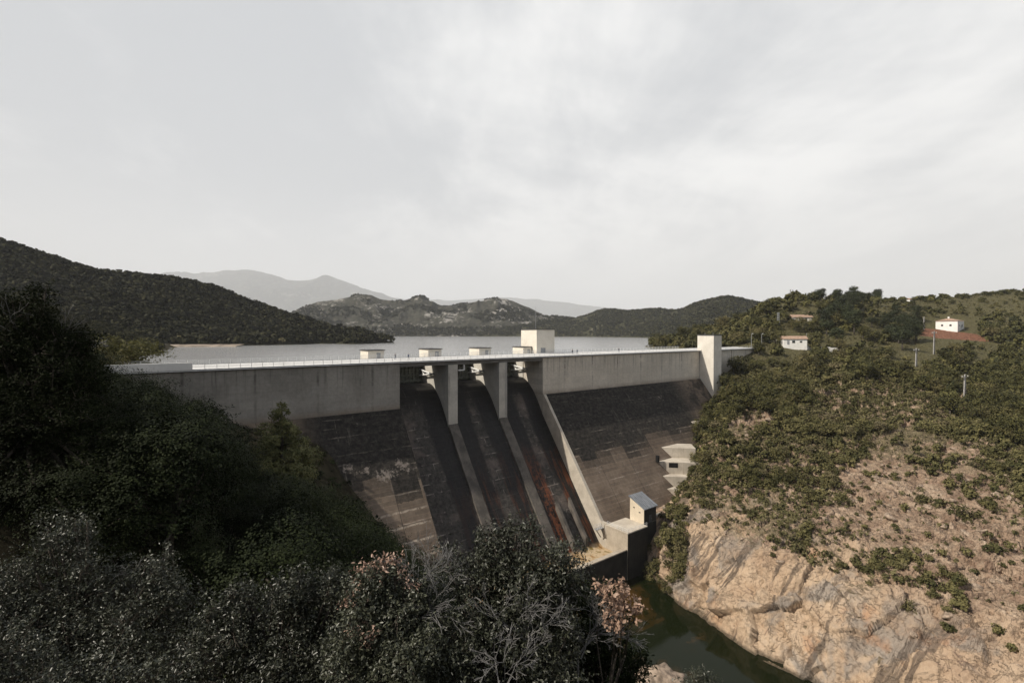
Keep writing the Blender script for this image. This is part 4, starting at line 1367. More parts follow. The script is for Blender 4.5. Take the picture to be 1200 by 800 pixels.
# far houses by the water
for (px, py, Y, s, lab) in ((575, 392.2, 1420, 1.0, 'pale far house among trees on the shore behind the control building'),
                            (557, 391.5, 1430, .8, 'tan far house by the water left of the control building')):
    p = Wz(px, Y, WL + 2.0)
    wall_house('house', tuple(p), R(20), 13 * s, 9 * s, 4.5 * s, 2.2 * s, lab, M['cream'], False, 8)

def lattice_pole(px, ybase, ytop, label, arm=True, w=.42, which=None):
    h = hit(px, ybase + 1)
    Y = h.y
    b, t = at(px, ybase, Y), at(px, ytop, Y)
    zg = min(drop(b[0], b[1]), b[2])
    root = empty('utility_pole', (b[0], b[1], zg - .3), R(20))
    H = t[2] - zg + .3
    m_ = MB()
    for sx in (-1, 1):
        m_.tube((sx * w, 0, 0), (sx * w * .55, 0, H), .24, .17, 6)
    k = int(H / .9)
    for i in range(k):
        z = H * (i + .5) / k
        ww = w * (1 - .45 * z / H)
        m_.box(-ww, ww, -.1, .1, z - .14, z + .14)
    m_.build('shaft', M['pole'], root)
    if arm:
        MB().box(-1.9, 1.9, -.1, .1, H - 1.0, H - .8).build('crossarm', M['pole'], root)
        for x in (-1.7, 0, 1.7):
            MB().tube((x, 0, H - .8), (x, 0, H - .35), .09, .06).build('insulator', M['white_wall'], root)
    return tag(root, label, 'utility pole', 'utility poles on the right hillside')
lattice_pole(1073.6, 428, 408, 'pale concrete pole below and left of the red bank')
lattice_pole(1094.5, 414, 388, 'pale pole standing in front of the red bank')
lattice_pole(1130.5, 462, 438.5, 'lowest pale pole on the hillside, the one furthest below the white house')
lattice_pole(1082.8, 385, 371, 'short thick pole left of the white house', False, .5)

p = at(912, 388, 305)
root = empty('lattice_mast', tuple(p), R(15))
m_ = MB()
H = (388 - 366) / F * 305
for sx, sy in ((-1, -1), (1, -1), (1, 1), (-1, 1)):
    m_.tube((sx * .7, sy * .7, -2), (sx * .35, sy * .35, H), .13, .1, 5)
for i in range(9):
    z0, z1 = H * i / 9, H * (i + 1) / 9
    a, b = .7 - .35 * z0 / H, .7 - .35 * z1 / H
    for (ax, ay, bx, by) in ((-1, -1, 1, -1), (1, -1, 1, 1), (1, 1, -1, 1), (-1, 1, -1, -1)):
        m_.tube((ax * a, ay * a, z0), (bx * b, by * b, z1), .06, k=4)
        m_.tube((bx * a, by * a, z0), (ax * b, ay * b, z1), .06, k=4)
m_.build('frame', M['grey_metal'], root)
MB().box(-1.1, 1.1, -.08, .08, H - .9, H - .7).build('crossarm', M['grey_metal'], root)
tag(root, 'grey lattice mast among trees above the right end of the dam', 'mast')

def lamp(px, py_top, Y, z0, label):
    b = Wz(px, Y, z0)
    top = at(px, py_top, Y)[2]
    root = empty('street_lamp', tuple(b), PHI)
    H = max(3.5, top - z0)
    MB().tube((0, 0, -1.5), (0, 0, H), .13, .09, 8).build('pole', M['grey_metal'], root)
    MB().tube((0, 0, H - .1), (1.1, 0, H + .25), .06, .05, 6).build('arm', M['grey_metal'], root)
    MB().box(.7, 1.7, -.22, .22, H + .15, H + .38).build('lamp_head', M['white_metal'], root, bevel=.05)
    return tag(root, label, 'street lamp', 'street lamps by the road at the right end of the dam')
lamp(880.6, 391.5, 244, 0, 'street lamp at the very end of the dam crest road')
lamp(892.6, 391.5, 257, .3, 'street lamp just right of the end of the crest road')
lamp(902.0, 391.6, 262, 1.0, 'street lamp left of the low white cottage, further from it')
lamp(909.8, 391.6, 267, 1.0, 'street lamp nearest to the left side of the low white cottage')
lamp(945.0, 391.4, 262, .8, 'street lamp right of the low white cottage')

# ------------------------------------------------------------------ people on the crest
def person(t, y, rz, shirt, trousers, label, h=1.74, stride=.16, z=.0, lean=0.0):
    V = [(0, 0, .93), (0, .0, 1.12), (0, .02, 1.38), (0, .03, 1.52), (0, .05, 1.62), (0, .05, 1.70),
         (.10, 0, .90), (.11, stride * .6, .50), (.11, stride, .08), (.11, stride - .14 + .30, .04),
         (-.10, 0, .90), (-.11, -stride * .4, .50), (-.11, -stride, .08), (-.11, -stride + .16, .04),
         (.19, .01, 1.42), (.25, -.05, 1.15), (.23, .06, .92), (.23, .10, .82),
         (-.19, .01, 1.42), (-.25, .02, 1.15), (-.23, .10, .92), (-.23, .14, .82)]
    E = [(0, 1), (1, 2), (2, 3), (3, 4), (4, 5), (0, 6), (6, 7), (7, 8), (8, 9), (0, 10), (10, 11), (11, 12), (12, 13),
         (2, 14), (14, 15), (15, 16), (16, 17), (2, 18), (18, 19), (19, 20), (20, 21)]
    rad = [.15, .14, .17, .06, .095, .085, .10, .07, .05, .045, .10, .07, .05, .045, .07, .05, .038, .03, .07, .05, .038, .03]
    me = bpy.data.meshes.new('person')
    me.from_pydata([(x, yy, zz * h / 1.74) for x, yy, zz in V], E, [])
    o = bpy.data.objects.new('person', me)
    COL.objects.link(o)
    sk = o.modifiers.new('skin', 'SKIN')
    lay = me.skin_vertices[0].data if me.skin_vertices else None
    if lay is None:
        bpy.context.view_layer.update()
        lay = me.skin_vertices[0].data
    for i, r_ in enumerate(rad):
        lay[i].radius = (r_, r_ * .8)
    lay[0].use_root = True
    sub = o.modifiers.new('smooth', 'SUBSURF')
    sub.levels = sub.render_levels = 1
    dg = bpy.context.evaluated_depsgraph_get()
    m2 = bpy.data.meshes.new_from_object(o.evaluated_get(dg))
    o.modifiers.clear()
    o.data = m2
    m2.materials.clear()
    for mm in (M['skin'], shirt, trousers):
        m2.materials.append(mm)
    for p in m2.polygons:
        c = p.center
        p.material_index = 2 if c.z < .95 * h / 1.74 else (1 if c.z < 1.48 * h / 1.74 else 0)
        p.use_smooth = True
    hm = MB()
    for i in range(5):
        a0_, a1_ = i * .36, (i + 1) * .36
        hm.tube((0, .045, 1.655 * h / 1.74 + .112 * math.sin(a0_)), (0, .045, 1.655 * h / 1.74 + .112 * math.sin(a1_)), .115 * math.cos(a0_), max(.01, .115 * math.cos(a1_)), 10)
    hr = hm.build('hair', M['hair'], o, True)
    p = dam_pt(t, -y, (y + .7) / 11.3 * .5)
    o.location = tuple(p)
    o.rotation_euler = (0, 0, PHI + rz)
    return tag(o, label, 'person')
person(-48.9, 6.5, R(80), M['cloth_dark'], M['cloth_blue'], 'person in dark clothes beside the gate house door left of the chutes')
person(-45.8, 4.6, R(-70), M['cloth_blue'], M['cloth_dark'], 'person walking away to the right of the leftmost gate house')
person(17.0, 3.5, R(100), M['cloth_dark'], M['cloth_dark'], 'person in dark clothes nearer the control building of two walking together')
person(19.0, 3.2, R(95), M['cloth_blue'], M['cloth_dark'], 'person on the right of the two walking past the control building')
person(42.0, 3.6, R(-85), M['cloth_dark'], M['cloth_blue'], 'lone person on the crest halfway between control building and tower')

# ------------------------------------------------------------------ vegetation of the right hillside
oaks = [make_tree('oak_tree', M['leaf_oak'], 200 + k, h, w, nl, sz, .10, 10) for k, (h, w, nl, sz) in
        enumerate(((6.2, 6.4, 1500, .42), (5.2, 6.6, 1400, .42), (6.8, 5.6, 1500, .42), (5.0, 5.2, 1200, .40), (5.8, 7.4, 1600, .44)))]
pines = [make_tree('pine_tree', M['leaf_pine'], 230 + k, h, w, nl, .46, b_, n_) for k, (h, w, nl, b_, n_) in
         enumerate(((10.0, 7.6, 2400, .28, 9), (11.5, 7.0, 2400, .30, 10), (9.0, 8.6, 2600, .32, 9)))]
shrubs = [shrub_mesh(260 + k, h, w, nl, sz) for k, (h, w, nl, sz) in
          enumerate(((1.7, 2.4, 620, .22), (1.3, 2.2, 520, .20), (2.2, 2.3, 680, .22), (1.5, 3.0, 720, .22), (1.1, 1.6, 380, .18)))]
for me in shrubs:
    me.materials.append(M['leaf_shrub'])
used_first = {}

def inside(px, py, poly):
    c, n = False, len(poly)
    for i in range(n):
        x0, y0 = poly[i]
        x1, y1 = poly[(i + 1) % n]
        if (y0 > py) != (y1 > py) and px < (x1 - x0) * (py - y0) / (y1 - y0) + x0:
            c = not c
    return c

CLEAR = [[(1063, 405), (1084, 405), (1084, 444), (1063, 444)], [(1087, 390), (1103, 390), (1103, 432), (1087, 432)], [(1120, 438), (1141, 438), (1141, 482), (1120, 482)],
         [(1078, 380), (1098, 370), (1133, 370), (1150, 384), (1152, 408), (1120, 416), (1080, 418)],
         [(913, 391), (946, 391), (947, 424), (915, 426)], [(928, 366), (950, 366), (950, 373), (928, 373)], [(988, 372), (1006, 372), (1006, 376), (988, 376)],
         [(1060, 346), (1070, 346), (1070, 357), (1060, 357)]]
BARE = [[(1015, 520), (1060, 495), (1120, 520), (1165, 560), (1200, 590), (1200, 640), (1160, 610), (1120, 590), (1060, 580), (1030, 560)],
        [(980, 545), (1030, 540), (1075, 570), (1080, 610), (1040, 625), (985, 600)],
        [(1060, 590), (1140, 600), (1200, 640), (1200, 800), (1120, 760), (1080, 690)],
        [(852, 500), (880, 478), (905, 486), (900, 505), (865, 520)],
        [(790, 590), (860, 600), (900, 625), (880, 650), (810, 622)]]
DRY = [(950, 455), (1040, 440), (1110, 470), (1110, 505), (1020, 500), (950, 490)]

cand = []
_n = int(np.searchsorted(ruR, 4.3))
P, ri, ci = sample_grid(GR[:_n], 8200, rng)
P2, ri2, ci2 = sample_grid(GR[_n:], 15000, rng)
P, ri, ci = np.concatenate([P, P2]), np.concatenate([ri, ri2 + _n]), np.concatenate([ci, ci2])
pr = ruR[np.clip(ri.astype(int), 0, len(ruR) - 1)]
pc = cuR[np.clip(ci.astype(int), 0, len(cuR) - 1)]
pxs, pys = pix(P)
den = fbm(P * .03, 4)
den2 = fbm(P * .09 + 40, 3)
dist = np.linalg.norm(P - np.array((0, 0, CAMZ)), axis=1)
for i in range(len(P)):
    r_, px, py = pr[i], pxs[i], pys[i]
    if r_ < 1.04 or r_ > 7.6 or P[i, 2] < WL - .1 and r_ > 5.6 or px > 1290:
        continue
    if pc[i] < 1.12 and r_ < 5.6:
        continue
    if any(inside(px, py, q) for q in CLEAR):
        continue
    u = rnd.random()
    bare = any(inside(px, py, q) for q in BARE)
    if bare and u > .05:
        continue
    if r_ < 2:
        if px < 900:
            ok, kind, sc = u < .5, 's', rnd.uniform(.5, 1.15)
        else:
            ok, kind, sc = u < .10 + .25 * (den2[i] > .25), 's', rnd.uniform(.45, 1.0)
    elif r_ < 3:
        ok, kind, sc = u < .5 + .45 * (den[i] > -.1), 's', .6 + 1.7 * rnd.random() ** 1.8
        if (px < 900 or den[i] > .2) and rnd.random() < .2:
            kind, sc = 'o', rnd.uniform(.5, .75)
    elif r_ < 4.2:
        wood = den[i] > (-.1 if px < 1090 else -.35)
        if inside(px, py, DRY):
            ok, kind, sc = u < .3, 's', rnd.uniform(.6, 1.2)
        elif wood:
            ok, kind, sc = u < .5, 'o', .55 + .8 * rnd.random() ** 1.5
        else:
            ok, kind, sc = u < .9, 's', .8 + 2.2 * rnd.random() ** 1.6
    elif px > 1030 and py < 372:
        ok, kind, sc = u < .42, 's', rnd.uniform(.8, 1.9)
        if den[i] > .15 or r_ > 6.6:
            ok, kind, sc = u < .35, 'o', rnd.uniform(.45, .85)
    else:
        ok, kind, sc = u < .42, 'o', .7 + .9 * rnd.random() ** 1.5
        if 955 < px < 1075 and 345 < py < 412 and rnd.random() < .38:
            kind, sc = 'p', rnd.uniform(.85, 1.25)
        elif r_ < 5.2 and rnd.random() < .3:
            kind, sc = 's', rnd.uniform(1.0, 2.0)
    if not ok:
        continue
    cand.append((kind, P[i], sc, px, py, r_))

BOULDERS = []
for (x0, x1, y0, y1, n, a, b) in ((985, 1080, 545, 620, 42, .6, 1.8), (1030, 1190, 520, 600, 26, .7, 2.0), (1060, 1195, 610, 760, 34, .5, 1.6), (790, 900, 585, 640, 34, .5, 1.5), (850, 905, 485, 515, 12, .9, 2.4),
                                  (900, 985, 540, 660, 26, .5, 1.4), (820, 1000, 500, 560, 16, .6, 1.6)):
    for _ in range(n):
        q_, v_ = rnd.uniform(x0, x1), rnd.uniform(y0, y1)
        h_ = hit(q_, v_, bvhR)
        if h_ is not None:
            BOULDERS.append((h_, rnd.uniform(a, b) * (.25 + .5 * rnd.random() ** 2)))

# clumps that can be picked out on the bare rock
def clump(px, py, n, sx, sy, s0, s1):
    for _ in range(n):
        q, v = rnd.gauss(px, sx), rnd.gauss(py, sy)
        h_ = hit(q, v, bvhR)
        if h_ is not None:
            cand.append(('s', np.array(h_), rnd.uniform(s0, s1), q, v, 1.5))
clump(944, 628, 5, 7, 7, .9, 1.5)
clump(909, 645, 3, 4, 5, .6, .9)
clump(1025, 668, 15, 18, 9, .8, 1.4)
clump(1062, 655, 10, 14, 6, .8, 1.4)
clump(1100, 690, 14, 20, 11, .8, 1.4)
clump(1130, 712, 6, 9, 7, .7, 1.2)
clump(1110, 743, 2, 4, 3, .7, .9)
clump(1175, 745, 3, 6, 6, .6, 1.0)
clump(1010, 612, 5, 18, 6, .5, .9)
clump(1085, 548, 14, 22, 8, .9, 1.6)
clump(1150, 580, 14, 24, 11, .9, 1.5)
clump(1185, 560, 8, 14, 12, .9, 1.6)
clump(975, 545, 10, 18, 12, .9, 1.5)
clump(845, 520, 8, 12, 12, 1.0, 1.7)
clump(820, 570, 9, 9, 10, 1.2, 2.2)
clump(1160, 640, 8, 20, 12, .6, 1.1)
# on the left edge of the cliff, beside the cabin
clump(797, 640, 7, 5, 16, 1.3, 2.0)
clump(790, 670, 5, 5, 14, 1.1, 1.8)
clump(768, 668, 6, 5, 14, 1.1, 1.9)
clump(781, 618, 5, 6, 6, .9, 1.4)
clump(800, 610, 5, 8, 5, .6, 1.0)
clump(763, 660, 7, 6, 14, 1.4, 2.1)
clump(794, 622, 8, 6, 12, 1.4, 2.2)
clump(800, 655, 7, 4, 16, 1.4, 2.1)
clump(776, 695, 5, 8, 6, 1.2, 1.8)
clump(783, 640, 7, 8, 10, 1.3, 2.0)

ZONES = {'s': [(lambda x, y, r: r < 2, 'green shrub growing on or just above the bare pale rock of the quarried cliff'),
               (lambda x, y, r: r < 3, 'low olive shrub on the rocky slope between the cliff and the wooded hillside'),
               (lambda x, y, r: True, 'low olive shrub among the oaks of the upper right hillside')],
         'o': [(lambda x, y, r: r < 4.2, 'small round oak on the scrubby slope beside or below the power poles'),
               (lambda x, y, r: r < 6.6, 'round oak in the wood around the houses of the right hill'),
               (lambda x, y, r: True, 'oak standing along the skyline of the right hill')],
         'p': [(lambda x, y, r: True, 'tall dark pine in the grove between the low cottage and the white house')]}
GROUPS = {'s': 'shrubs on the right hillside', 'o': 'oaks on the right hillside', 'p': 'pines of the hilltop grove'}
SZ = {'s': 2.3, 'o': 6.0, 'p': 9.0}
CATS = {'s': 'shrub', 'o': 'oak tree', 'p': 'pine tree'}
for kind in 'sop':
    L = [c for c in cand if c[0] == kind]
    onview = [c for c in L if -10 < c[3] < 1215 and c[4] < 815]
    rest = [c for c in L if not (-10 < c[3] < 1215 and c[4] < 815)]
    def appsize(c):
        return -SZ[kind] * c[2] / np.linalg.norm(c[1] - np.array((0, 0, CAMZ)))
    onview.sort(key=appsize)
    top, more = onview[:290], onview[290:]
    for n_, c in enumerate(top):
        _, p, sc, px, py, r_ = c
        if kind == 's':
            o = link('shrub', shrubs[rnd.randrange(len(shrubs))])
        else:
            lst = oaks if kind == 'o' else pines
            k = rnd.randrange(len(lst))
            if (kind, k) not in used_first:
                used_first[(kind, k)] = True
                o = lst[k]
            else:
                o = copy_tree(lst[k])
        o.location = (p[0], p[1], p[2] - .25 * sc)
        o.rotation_euler = (0, 0, rnd.uniform(0, 6.28))
        o.scale = (sc * rnd.uniform(.9, 1.15), sc * rnd.uniform(.9, 1.15), sc * rnd.uniform(.85, 1.15))
        lab = next(l for f, l in ZONES[kind] if f(px, py, r_))
        tag(o, lab, CATS[kind], lab)
    more += rest
    if more and kind == 'p':
        more = []
    if more:
        far_c = [proto_np(300 + 10 * (kind == 'o') + k, 260, .21, 7) for k in range(4)]
        o = scatter_mesh('hillside_wood' if kind == 'o' else 'hillside_scrub', M['leaf_oak'] if kind == 'o' else M['leaf_shrub'], far_c,
                         np.array([c[1] for c in more]) - np.array((0, 0, .3)), np.array([c[2] * (5.4 if kind == 'o' else 2.0) for c in more]), 9)
        tag(o, 'mass of smaller oaks filling the wood on the right hill' if kind == 'o' else 'mass of small olive scrub filling the right hillside', 'wood' if kind == 'o' else 'scrub', None, 'stuff')
# ground scrub, too small and dense to count
P, ri, ci = sample_grid(GR[:_n], 34000, rng)
P2, ri2, ci2 = sample_grid(GR[_n:], 20000, rng)
P, ri, ci = np.concatenate([P, P2]), np.concatenate([ri, ri2 + _n]), np.concatenate([ci, ci2])
pr = ruR[np.clip(ri.astype(int), 0, len(ruR) - 1)]
pc = cuR[np.clip(ci.astype(int), 0, len(cuR) - 1)]
pxs, pys = pix(P)
den = fbm(P * .06 + 7, 4)
keep = []
for i in range(len(P)):
    if pr[i] < 1.05 or pr[i] > 7.3 or (pc[i] < 1.15 and pr[i] < 5.5) or pxs[i] > 1260 or (P[i, 2] < WL and pr[i] > 5.5):
        continue
    if any(inside(pxs[i], pys[i], q) for q in CLEAR[:4]):
        continue
    bare = any(inside(pxs[i], pys[i], q) for q in BARE)
    pk = .13 if bare else (.5 + .4 * (den[i] > 0) if pr[i] < 2.0 else 1.0)
    if pr[i] < 2 and pxs[i] > 960:
        pk *= .35
    if rnd.random() < pk:
        keep.append(i)
P = P[keep]
gp = [proto_np(340 + k, 40, .34, 4, .02, .8, 1.3) for k in range(5)]
o = scatter_mesh('undergrowth', M['leaf_scrub'], gp, P - np.array((0, 0, .1)), rng.uniform(.5, 1.0, len(P)) + 1.3 * rng.random(len(P)) ** 3, 10)
tag(o, 'dry tan and olive undergrowth covering the right hillside', 'undergrowth', None, 'stuff')

# yellow-green bushes on the far bank just behind the right end of the dam
o = None
P, ri, ci = sample_grid(GR, 30000, rng)
pr = ruR[np.clip(ri.astype(int), 0, len(ruR) - 1)]
pxs, pys = pix(P)
keep = (pr > 5.7) & (pr < 7.4) & (P[:, 2] > WL + .3) & (pxs < 905) & (pys > 375)
P = P[keep][:420]
o = scatter_mesh('bank_bushes', M['leaf_shrub'], [proto_np(360 + k, 240, .2, 6) for k in range(4)], P - np.array((0, 0, .3)), rng.uniform(2.4, 5.0, len(P)), 12)
tag(o, 'yellow green bushes covering the bank behind the right end of the dam', 'bushes', None, 'stuff')

# ------------------------------------------------------------------ left bank: the shaded wood
BOUND = [(0, 352), (60, 372), (100, 405), (140, 436), (185, 446), (215, 458), (240, 484), (265, 508), (296, 528), (316, 552), (350, 562), (376, 566), (400, 582), (432, 602), (455, 622), (480, 644), (530, 668), (600, 690), (900, 800)]
def bound(px):
    return float(np.interp(px, [b[0] for b in BOUND], [b[1] for b in BOUND]))
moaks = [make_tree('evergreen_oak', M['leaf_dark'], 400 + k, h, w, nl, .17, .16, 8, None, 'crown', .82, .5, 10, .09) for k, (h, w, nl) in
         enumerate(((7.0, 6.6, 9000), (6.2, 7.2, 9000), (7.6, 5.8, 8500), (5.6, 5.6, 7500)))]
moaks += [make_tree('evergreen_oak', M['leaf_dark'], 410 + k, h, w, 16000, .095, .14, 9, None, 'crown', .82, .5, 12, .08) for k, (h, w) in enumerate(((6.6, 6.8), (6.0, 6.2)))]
mo_used = set()
spots = []
tries = 0
while len(spots) < 175 and tries < 14000:
    tries += 1
    px, Y = rnd.uniform(-60, 520), rnd.uniform(16, 104) if rnd.random() < .62 else rnd.uniform(8.5, 30)
    x = (px - 600) / F * Y
    # stay off the dam
    q = np.array((x, Y)) - P0
    t_, n_ = q @ AX, -(q @ UP)
    z = float(leftH(x, Y))
    if n_ < (.5 + BAT * max(0, -12.6 - z)) + 1.5 and t_ > -112:
        continue
    if t_ > -113 and n_ < 2.5:
        continue
    hw = min(26.0, 1.9 / Y * F) if Y > 26 else 0.0
    yb = max(bound(px), bound(px + hw) if px < 520 else 0, bound(px - hw * .5))
    top = CAMZ - (yb - 390) / F * Y
    hmax = top - z
    if hmax < 1.6:
        continue
    if any((x - a) ** 2 + (Y - b) ** 2 < (1.1 + .024 * Y) ** 2 for a, b, *_ in spots):
        continue
    spots.append((x, Y, z, min(rnd.uniform(4.5, 8.0), 2.0 + Y * .13, hmax * rnd.choice((.5, .72, .85, .95, 1.0, 1.06)))))
tries = 0
n_first = len(spots)
while len(spots) < n_first + 55 and tries < 9000:
    tries += 1
    px, Y = rnd.uniform(-30, 470), rnd.uniform(9, 34)
    x = (px - 600) / F * Y
    z = float(leftH(x, Y))
    hmax = CAMZ - (bound(px) - 390) / F * Y - z
    if hmax < 1.0 or any((x - a) ** 2 + (Y - b) ** 2 < (.55 + .03 * Y) ** 2 for a, b, *_ in spots):
        continue
    spots.append((x, Y, z, min(rnd.uniform(1.6, 3.6), hmax * .9)))
for i, (x, Y, z, h) in enumerate(spots):
    k = rnd.randrange(4) if Y > 26 else 4 + rnd.randrange(2)
    if k not in mo_used:
        mo_used.add(k)
        o = moaks[k]
    else:
        o = copy_tree(moaks[k])
    s = h / (7.0, 6.2, 7.6, 5.6, 6.6, 6.0)[k]
    o.location = (x, Y, z - .2)
    o.rotation_euler = (0, 0, rnd.uniform(0, 6.28))
    o.scale = (s * rnd.uniform(.95, 1.25), s * rnd.uniform(.95, 1.25), s)
    tag(o, 'dark evergreen oak in the shaded wood on the bank left of the dam', 'evergreen oak', 'oaks of the shaded left bank')
for k in range(6):
    if k not in mo_used:
        moaks[k].location = (-60, 40, float(leftH(-60, 40)))
        tag(moaks[k], 'dark evergreen oak in the shaded wood on the bank left of the dam', 'evergreen oak', 'oaks of the shaded left bank')
# shaded undergrowth of the left bank
P, ri, ci = sample_grid(GL, 26000, rng)
q = P[:, :2] - P0
t_, n_ = q @ AX, -(q @ UP)
keep = (P[:, 1] > 22) & (P[:, 1] < 128) & (P[:, 2] > RL + 1.0) & (np.abs(P[:, 0]) < P[:, 1] * 1.25 + 4) & (n_ > .5 + BAT * np.clip(-12.6 - P[:, 2], 0, None) + 1.0)
pxs, pys = pix(P)
keep &= ~((pxs > 690) & (pys > 560))
P = P[keep][:7000]
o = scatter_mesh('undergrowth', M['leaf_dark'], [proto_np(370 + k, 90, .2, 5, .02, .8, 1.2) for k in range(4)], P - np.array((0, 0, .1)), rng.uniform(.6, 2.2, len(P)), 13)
tag(o, 'dark undergrowth between the shaded trees left of the dam', 'undergrowth', None, 'stuff')

P, ri, ci = sample_grid(GL, 26000, rng)
q = P[:, :2] - P0
t_, n_ = q @ AX, -(q @ UP)
keep = (P[:, 2] > WL + .4) & (P[:, 1] > 2) & ((n_ < -14) | (t_ < -122)) & (P[:, 1] < 345) & (P[:, 0] / P[:, 1] > -6) & (P[:, 0] < -.72 * P[:, 1]) & (P[:, 0] < -55)
P = P[keep][:2600]
o = scatter_mesh('bank_forest', M['leaf_forest'], [proto_np(380 + k, 420, .15, 8) for k in range(4)], P - np.array((0, 0, .3)), rng.uniform(2.2, 4.4, len(P)), 14)
tag(o, 'dark scrub covering the bank behind the left end of the dam', 'scrub', None, 'stuff')

def place(root, px, py_base_or_none, Y, top_py=None, label=None, cat=None, h0=None, sx=1.0, z=None, rz=None):
    x = (px - 600) / F * Y
    zg = float(leftH(x, Y)) if z is None else z
    s = 1.0
    if top_py is not None:
        s = (CAMZ - (top_py - 390) / F * Y - zg) / h0
    root.location = (x, Y, zg - .05)
    root.scale = (s * sx, s * sx, s)
    root.rotation_euler = (0, 0, rnd.uniform(0, 6.28) if rz is None else rz)
    if label:
        tag(root, label, cat)
    return root

pn = make_pine('pine_tree', M['leaf_pine_lit'], 501, 9.5, 5.9, 20000, .24, 7, .28, .2)
place(pn, 329, None, 62, 471, 'olive green pine rising alone in front of the dam, left of the chutes', 'pine tree', 9.5, 1.0)
for (px, Y, top, seed, lab) in ((228, 84, 476, 502, 'pale olive bush lit against the foot of the left dam wall'),):
    o = make_tree('oak_tree', M['leaf_shrub'], seed, 5, 5, 5000, .18, .05, 12, None, 'crown', .5, .8, 9, .12)
    place(o, px, None, Y, top, lab, 'oak tree', 5.0)
for (px, Y, top, seed, w, lab) in ((192, 46, 548, 503, 4.2, 'bronze leaved oak low in the shaded wood left of the dam'), (168, 30, 538, 504, 3.4, 'small bronze oak near the middle of the dark left slope')):
    o = make_tree('oak_tree', M['leaf_brown'], seed, 4.2, w, 5000, .15, .1, 12, None, 'crown', .5, .8, 9, .10)
    place(o, px, None, Y, top, lab, 'oak tree', 4.2)
# yellow-green bush and leafless bush at the left end of the dam
o = make_tree('bush', M['leaf_yellow'], 510, 3.6, 5.0, 6000, .16, .04, 12, None, 'foliage', .35, .9, 10, .12)
place(o, 148, None, 108, 397, 'bright yellow green bush beside the left end of the dam', 'bush', 3.6, 1.25)
o = make_tree('bush', M['leaf_shrub'], 511, 3.2, 5.0, 5000, .16, .04, 12, None, 'foliage', .35, .9, 10, .12)
place(o, 120, None, 98, 409, 'dull olive bush just left of the yellow green one', 'bush', 3.2, 1.2)

# ------------------------------------------------------------------ bare twigs
def twig_mesh(name, seed, h, spread, depth=5, r0=.02, start=3, lean=(0, 0), droop=.1, k=4, split=(2, 3), minr=.0016):
    r = random.Random(seed)
    mb = MB()
    def grow(p, d, L, rad, lev):
        steps = 3
        q = p
        for s in range(steps):
            d = (d + Vector((r.gauss(0, .16), r.gauss(0, .16), r.gauss(0, .10)))).normalized()
            e = q + d * (L / steps)
            rr2 = max(minr, rad * (1 - .18 * (s + 1)))
            mb.tube(q, e, max(minr, rad * (1 - .18 * s)), rr2, k, False)
            if lev > 0 and s < steps - 1 and r.random() < .55:
                dd = (d + Vector((r.gauss(0, spread), r.gauss(0, spread), r.gauss(0, spread * .7)))).normalized()
                grow(e, dd, L * r.uniform(.45, .7), rr2 * .62, lev - 1)
            q = e
        if lev > 0:
            for _ in range(r.randint(*split)):
                dd = (d + Vector((r.gauss(0, spread), r.gauss(0, spread), r.gauss(0, spread * .7) - droop * .2))).normalized()
                grow(q, dd, L * r.uniform(.55, .8), rad * .5, lev - 1)
    for _ in range(start):
        d = Vector((r.gauss(lean[0], .35), r.gauss(lean[1], .35), 1)).normalized()
        grow(Vector((r.gauss(0, .03), r.gauss(0, .03), 0)), d, h * r.uniform(.30, .42), r0, depth)
    return mb.mesh(name)

def bare(name, px, Y, zbase_py, seed, h, spread, label, r0=.012, depth=5, start=3, lean=(0, 0), mat='twig', minr=.0016):
    x = (px - 600) / F * Y
    z = CAMZ - (zbase_py - 390) / F * Y
    zg = float(leftH(x, Y))
    o = link(name, twig_mesh(name, seed, h, spread, depth, r0, start, lean, minr=minr), M[mat])
    o.location = (x, Y, z)
    if z > zg + .02:            # a bare stem down to the soil
        m_ = MB()
        m_.tube((0, 0, zg - z - .1), (0, 0, .02), r0 * 1.5, r0 * 1.1, 6)
        m_.build('stem', M[mat], o)
    return tag(o, label, 'dead shrub')
bare('dead_shrub', 606, 4.15, 790, 601, .85, .42, 'bleached leafless branches in front of the big round holm oak', .008, 4, 2, (.22, 0))
bare('dead_shrub', 585, 3.9, 805, 602, .5, .45, 'low tangle of bare grey twigs at the bottom centre', .006, 3, 3, (.35, 0))
bare('dead_shrub', 476, 4.35, 745, 603, .9, .4, 'thin bare grey twigs between the russet oak and the round oak', .008, 4, 3, (.25, 0))
bare('dead_shrub', 678, 4.5, 770, 604, .75, .42, 'pale bare branches reaching right to the dry tan leaves', .010, 4, 3, (.45, 0))
bare('dead_shrub', 158, 5.75, 700, 605, .62, .35, 'a few upright bare twigs above the left holm oak bushes', .006, 3, 2, (.1, 0))
bare('dead_shrub', 95, 92, 424, 606, 5.0, .4, 'pinkish leafless bush beside the yellow green bush', .06, 5, 5, (.2, 0), 'twig', .02)
bare('dead_shrub', 46, 10.7, 420, 607, 1.9, .3, 'bare twigs sticking out of the tall dark oak at the left edge', .008, 3, 2, (.5, 0), 'twig', .003)

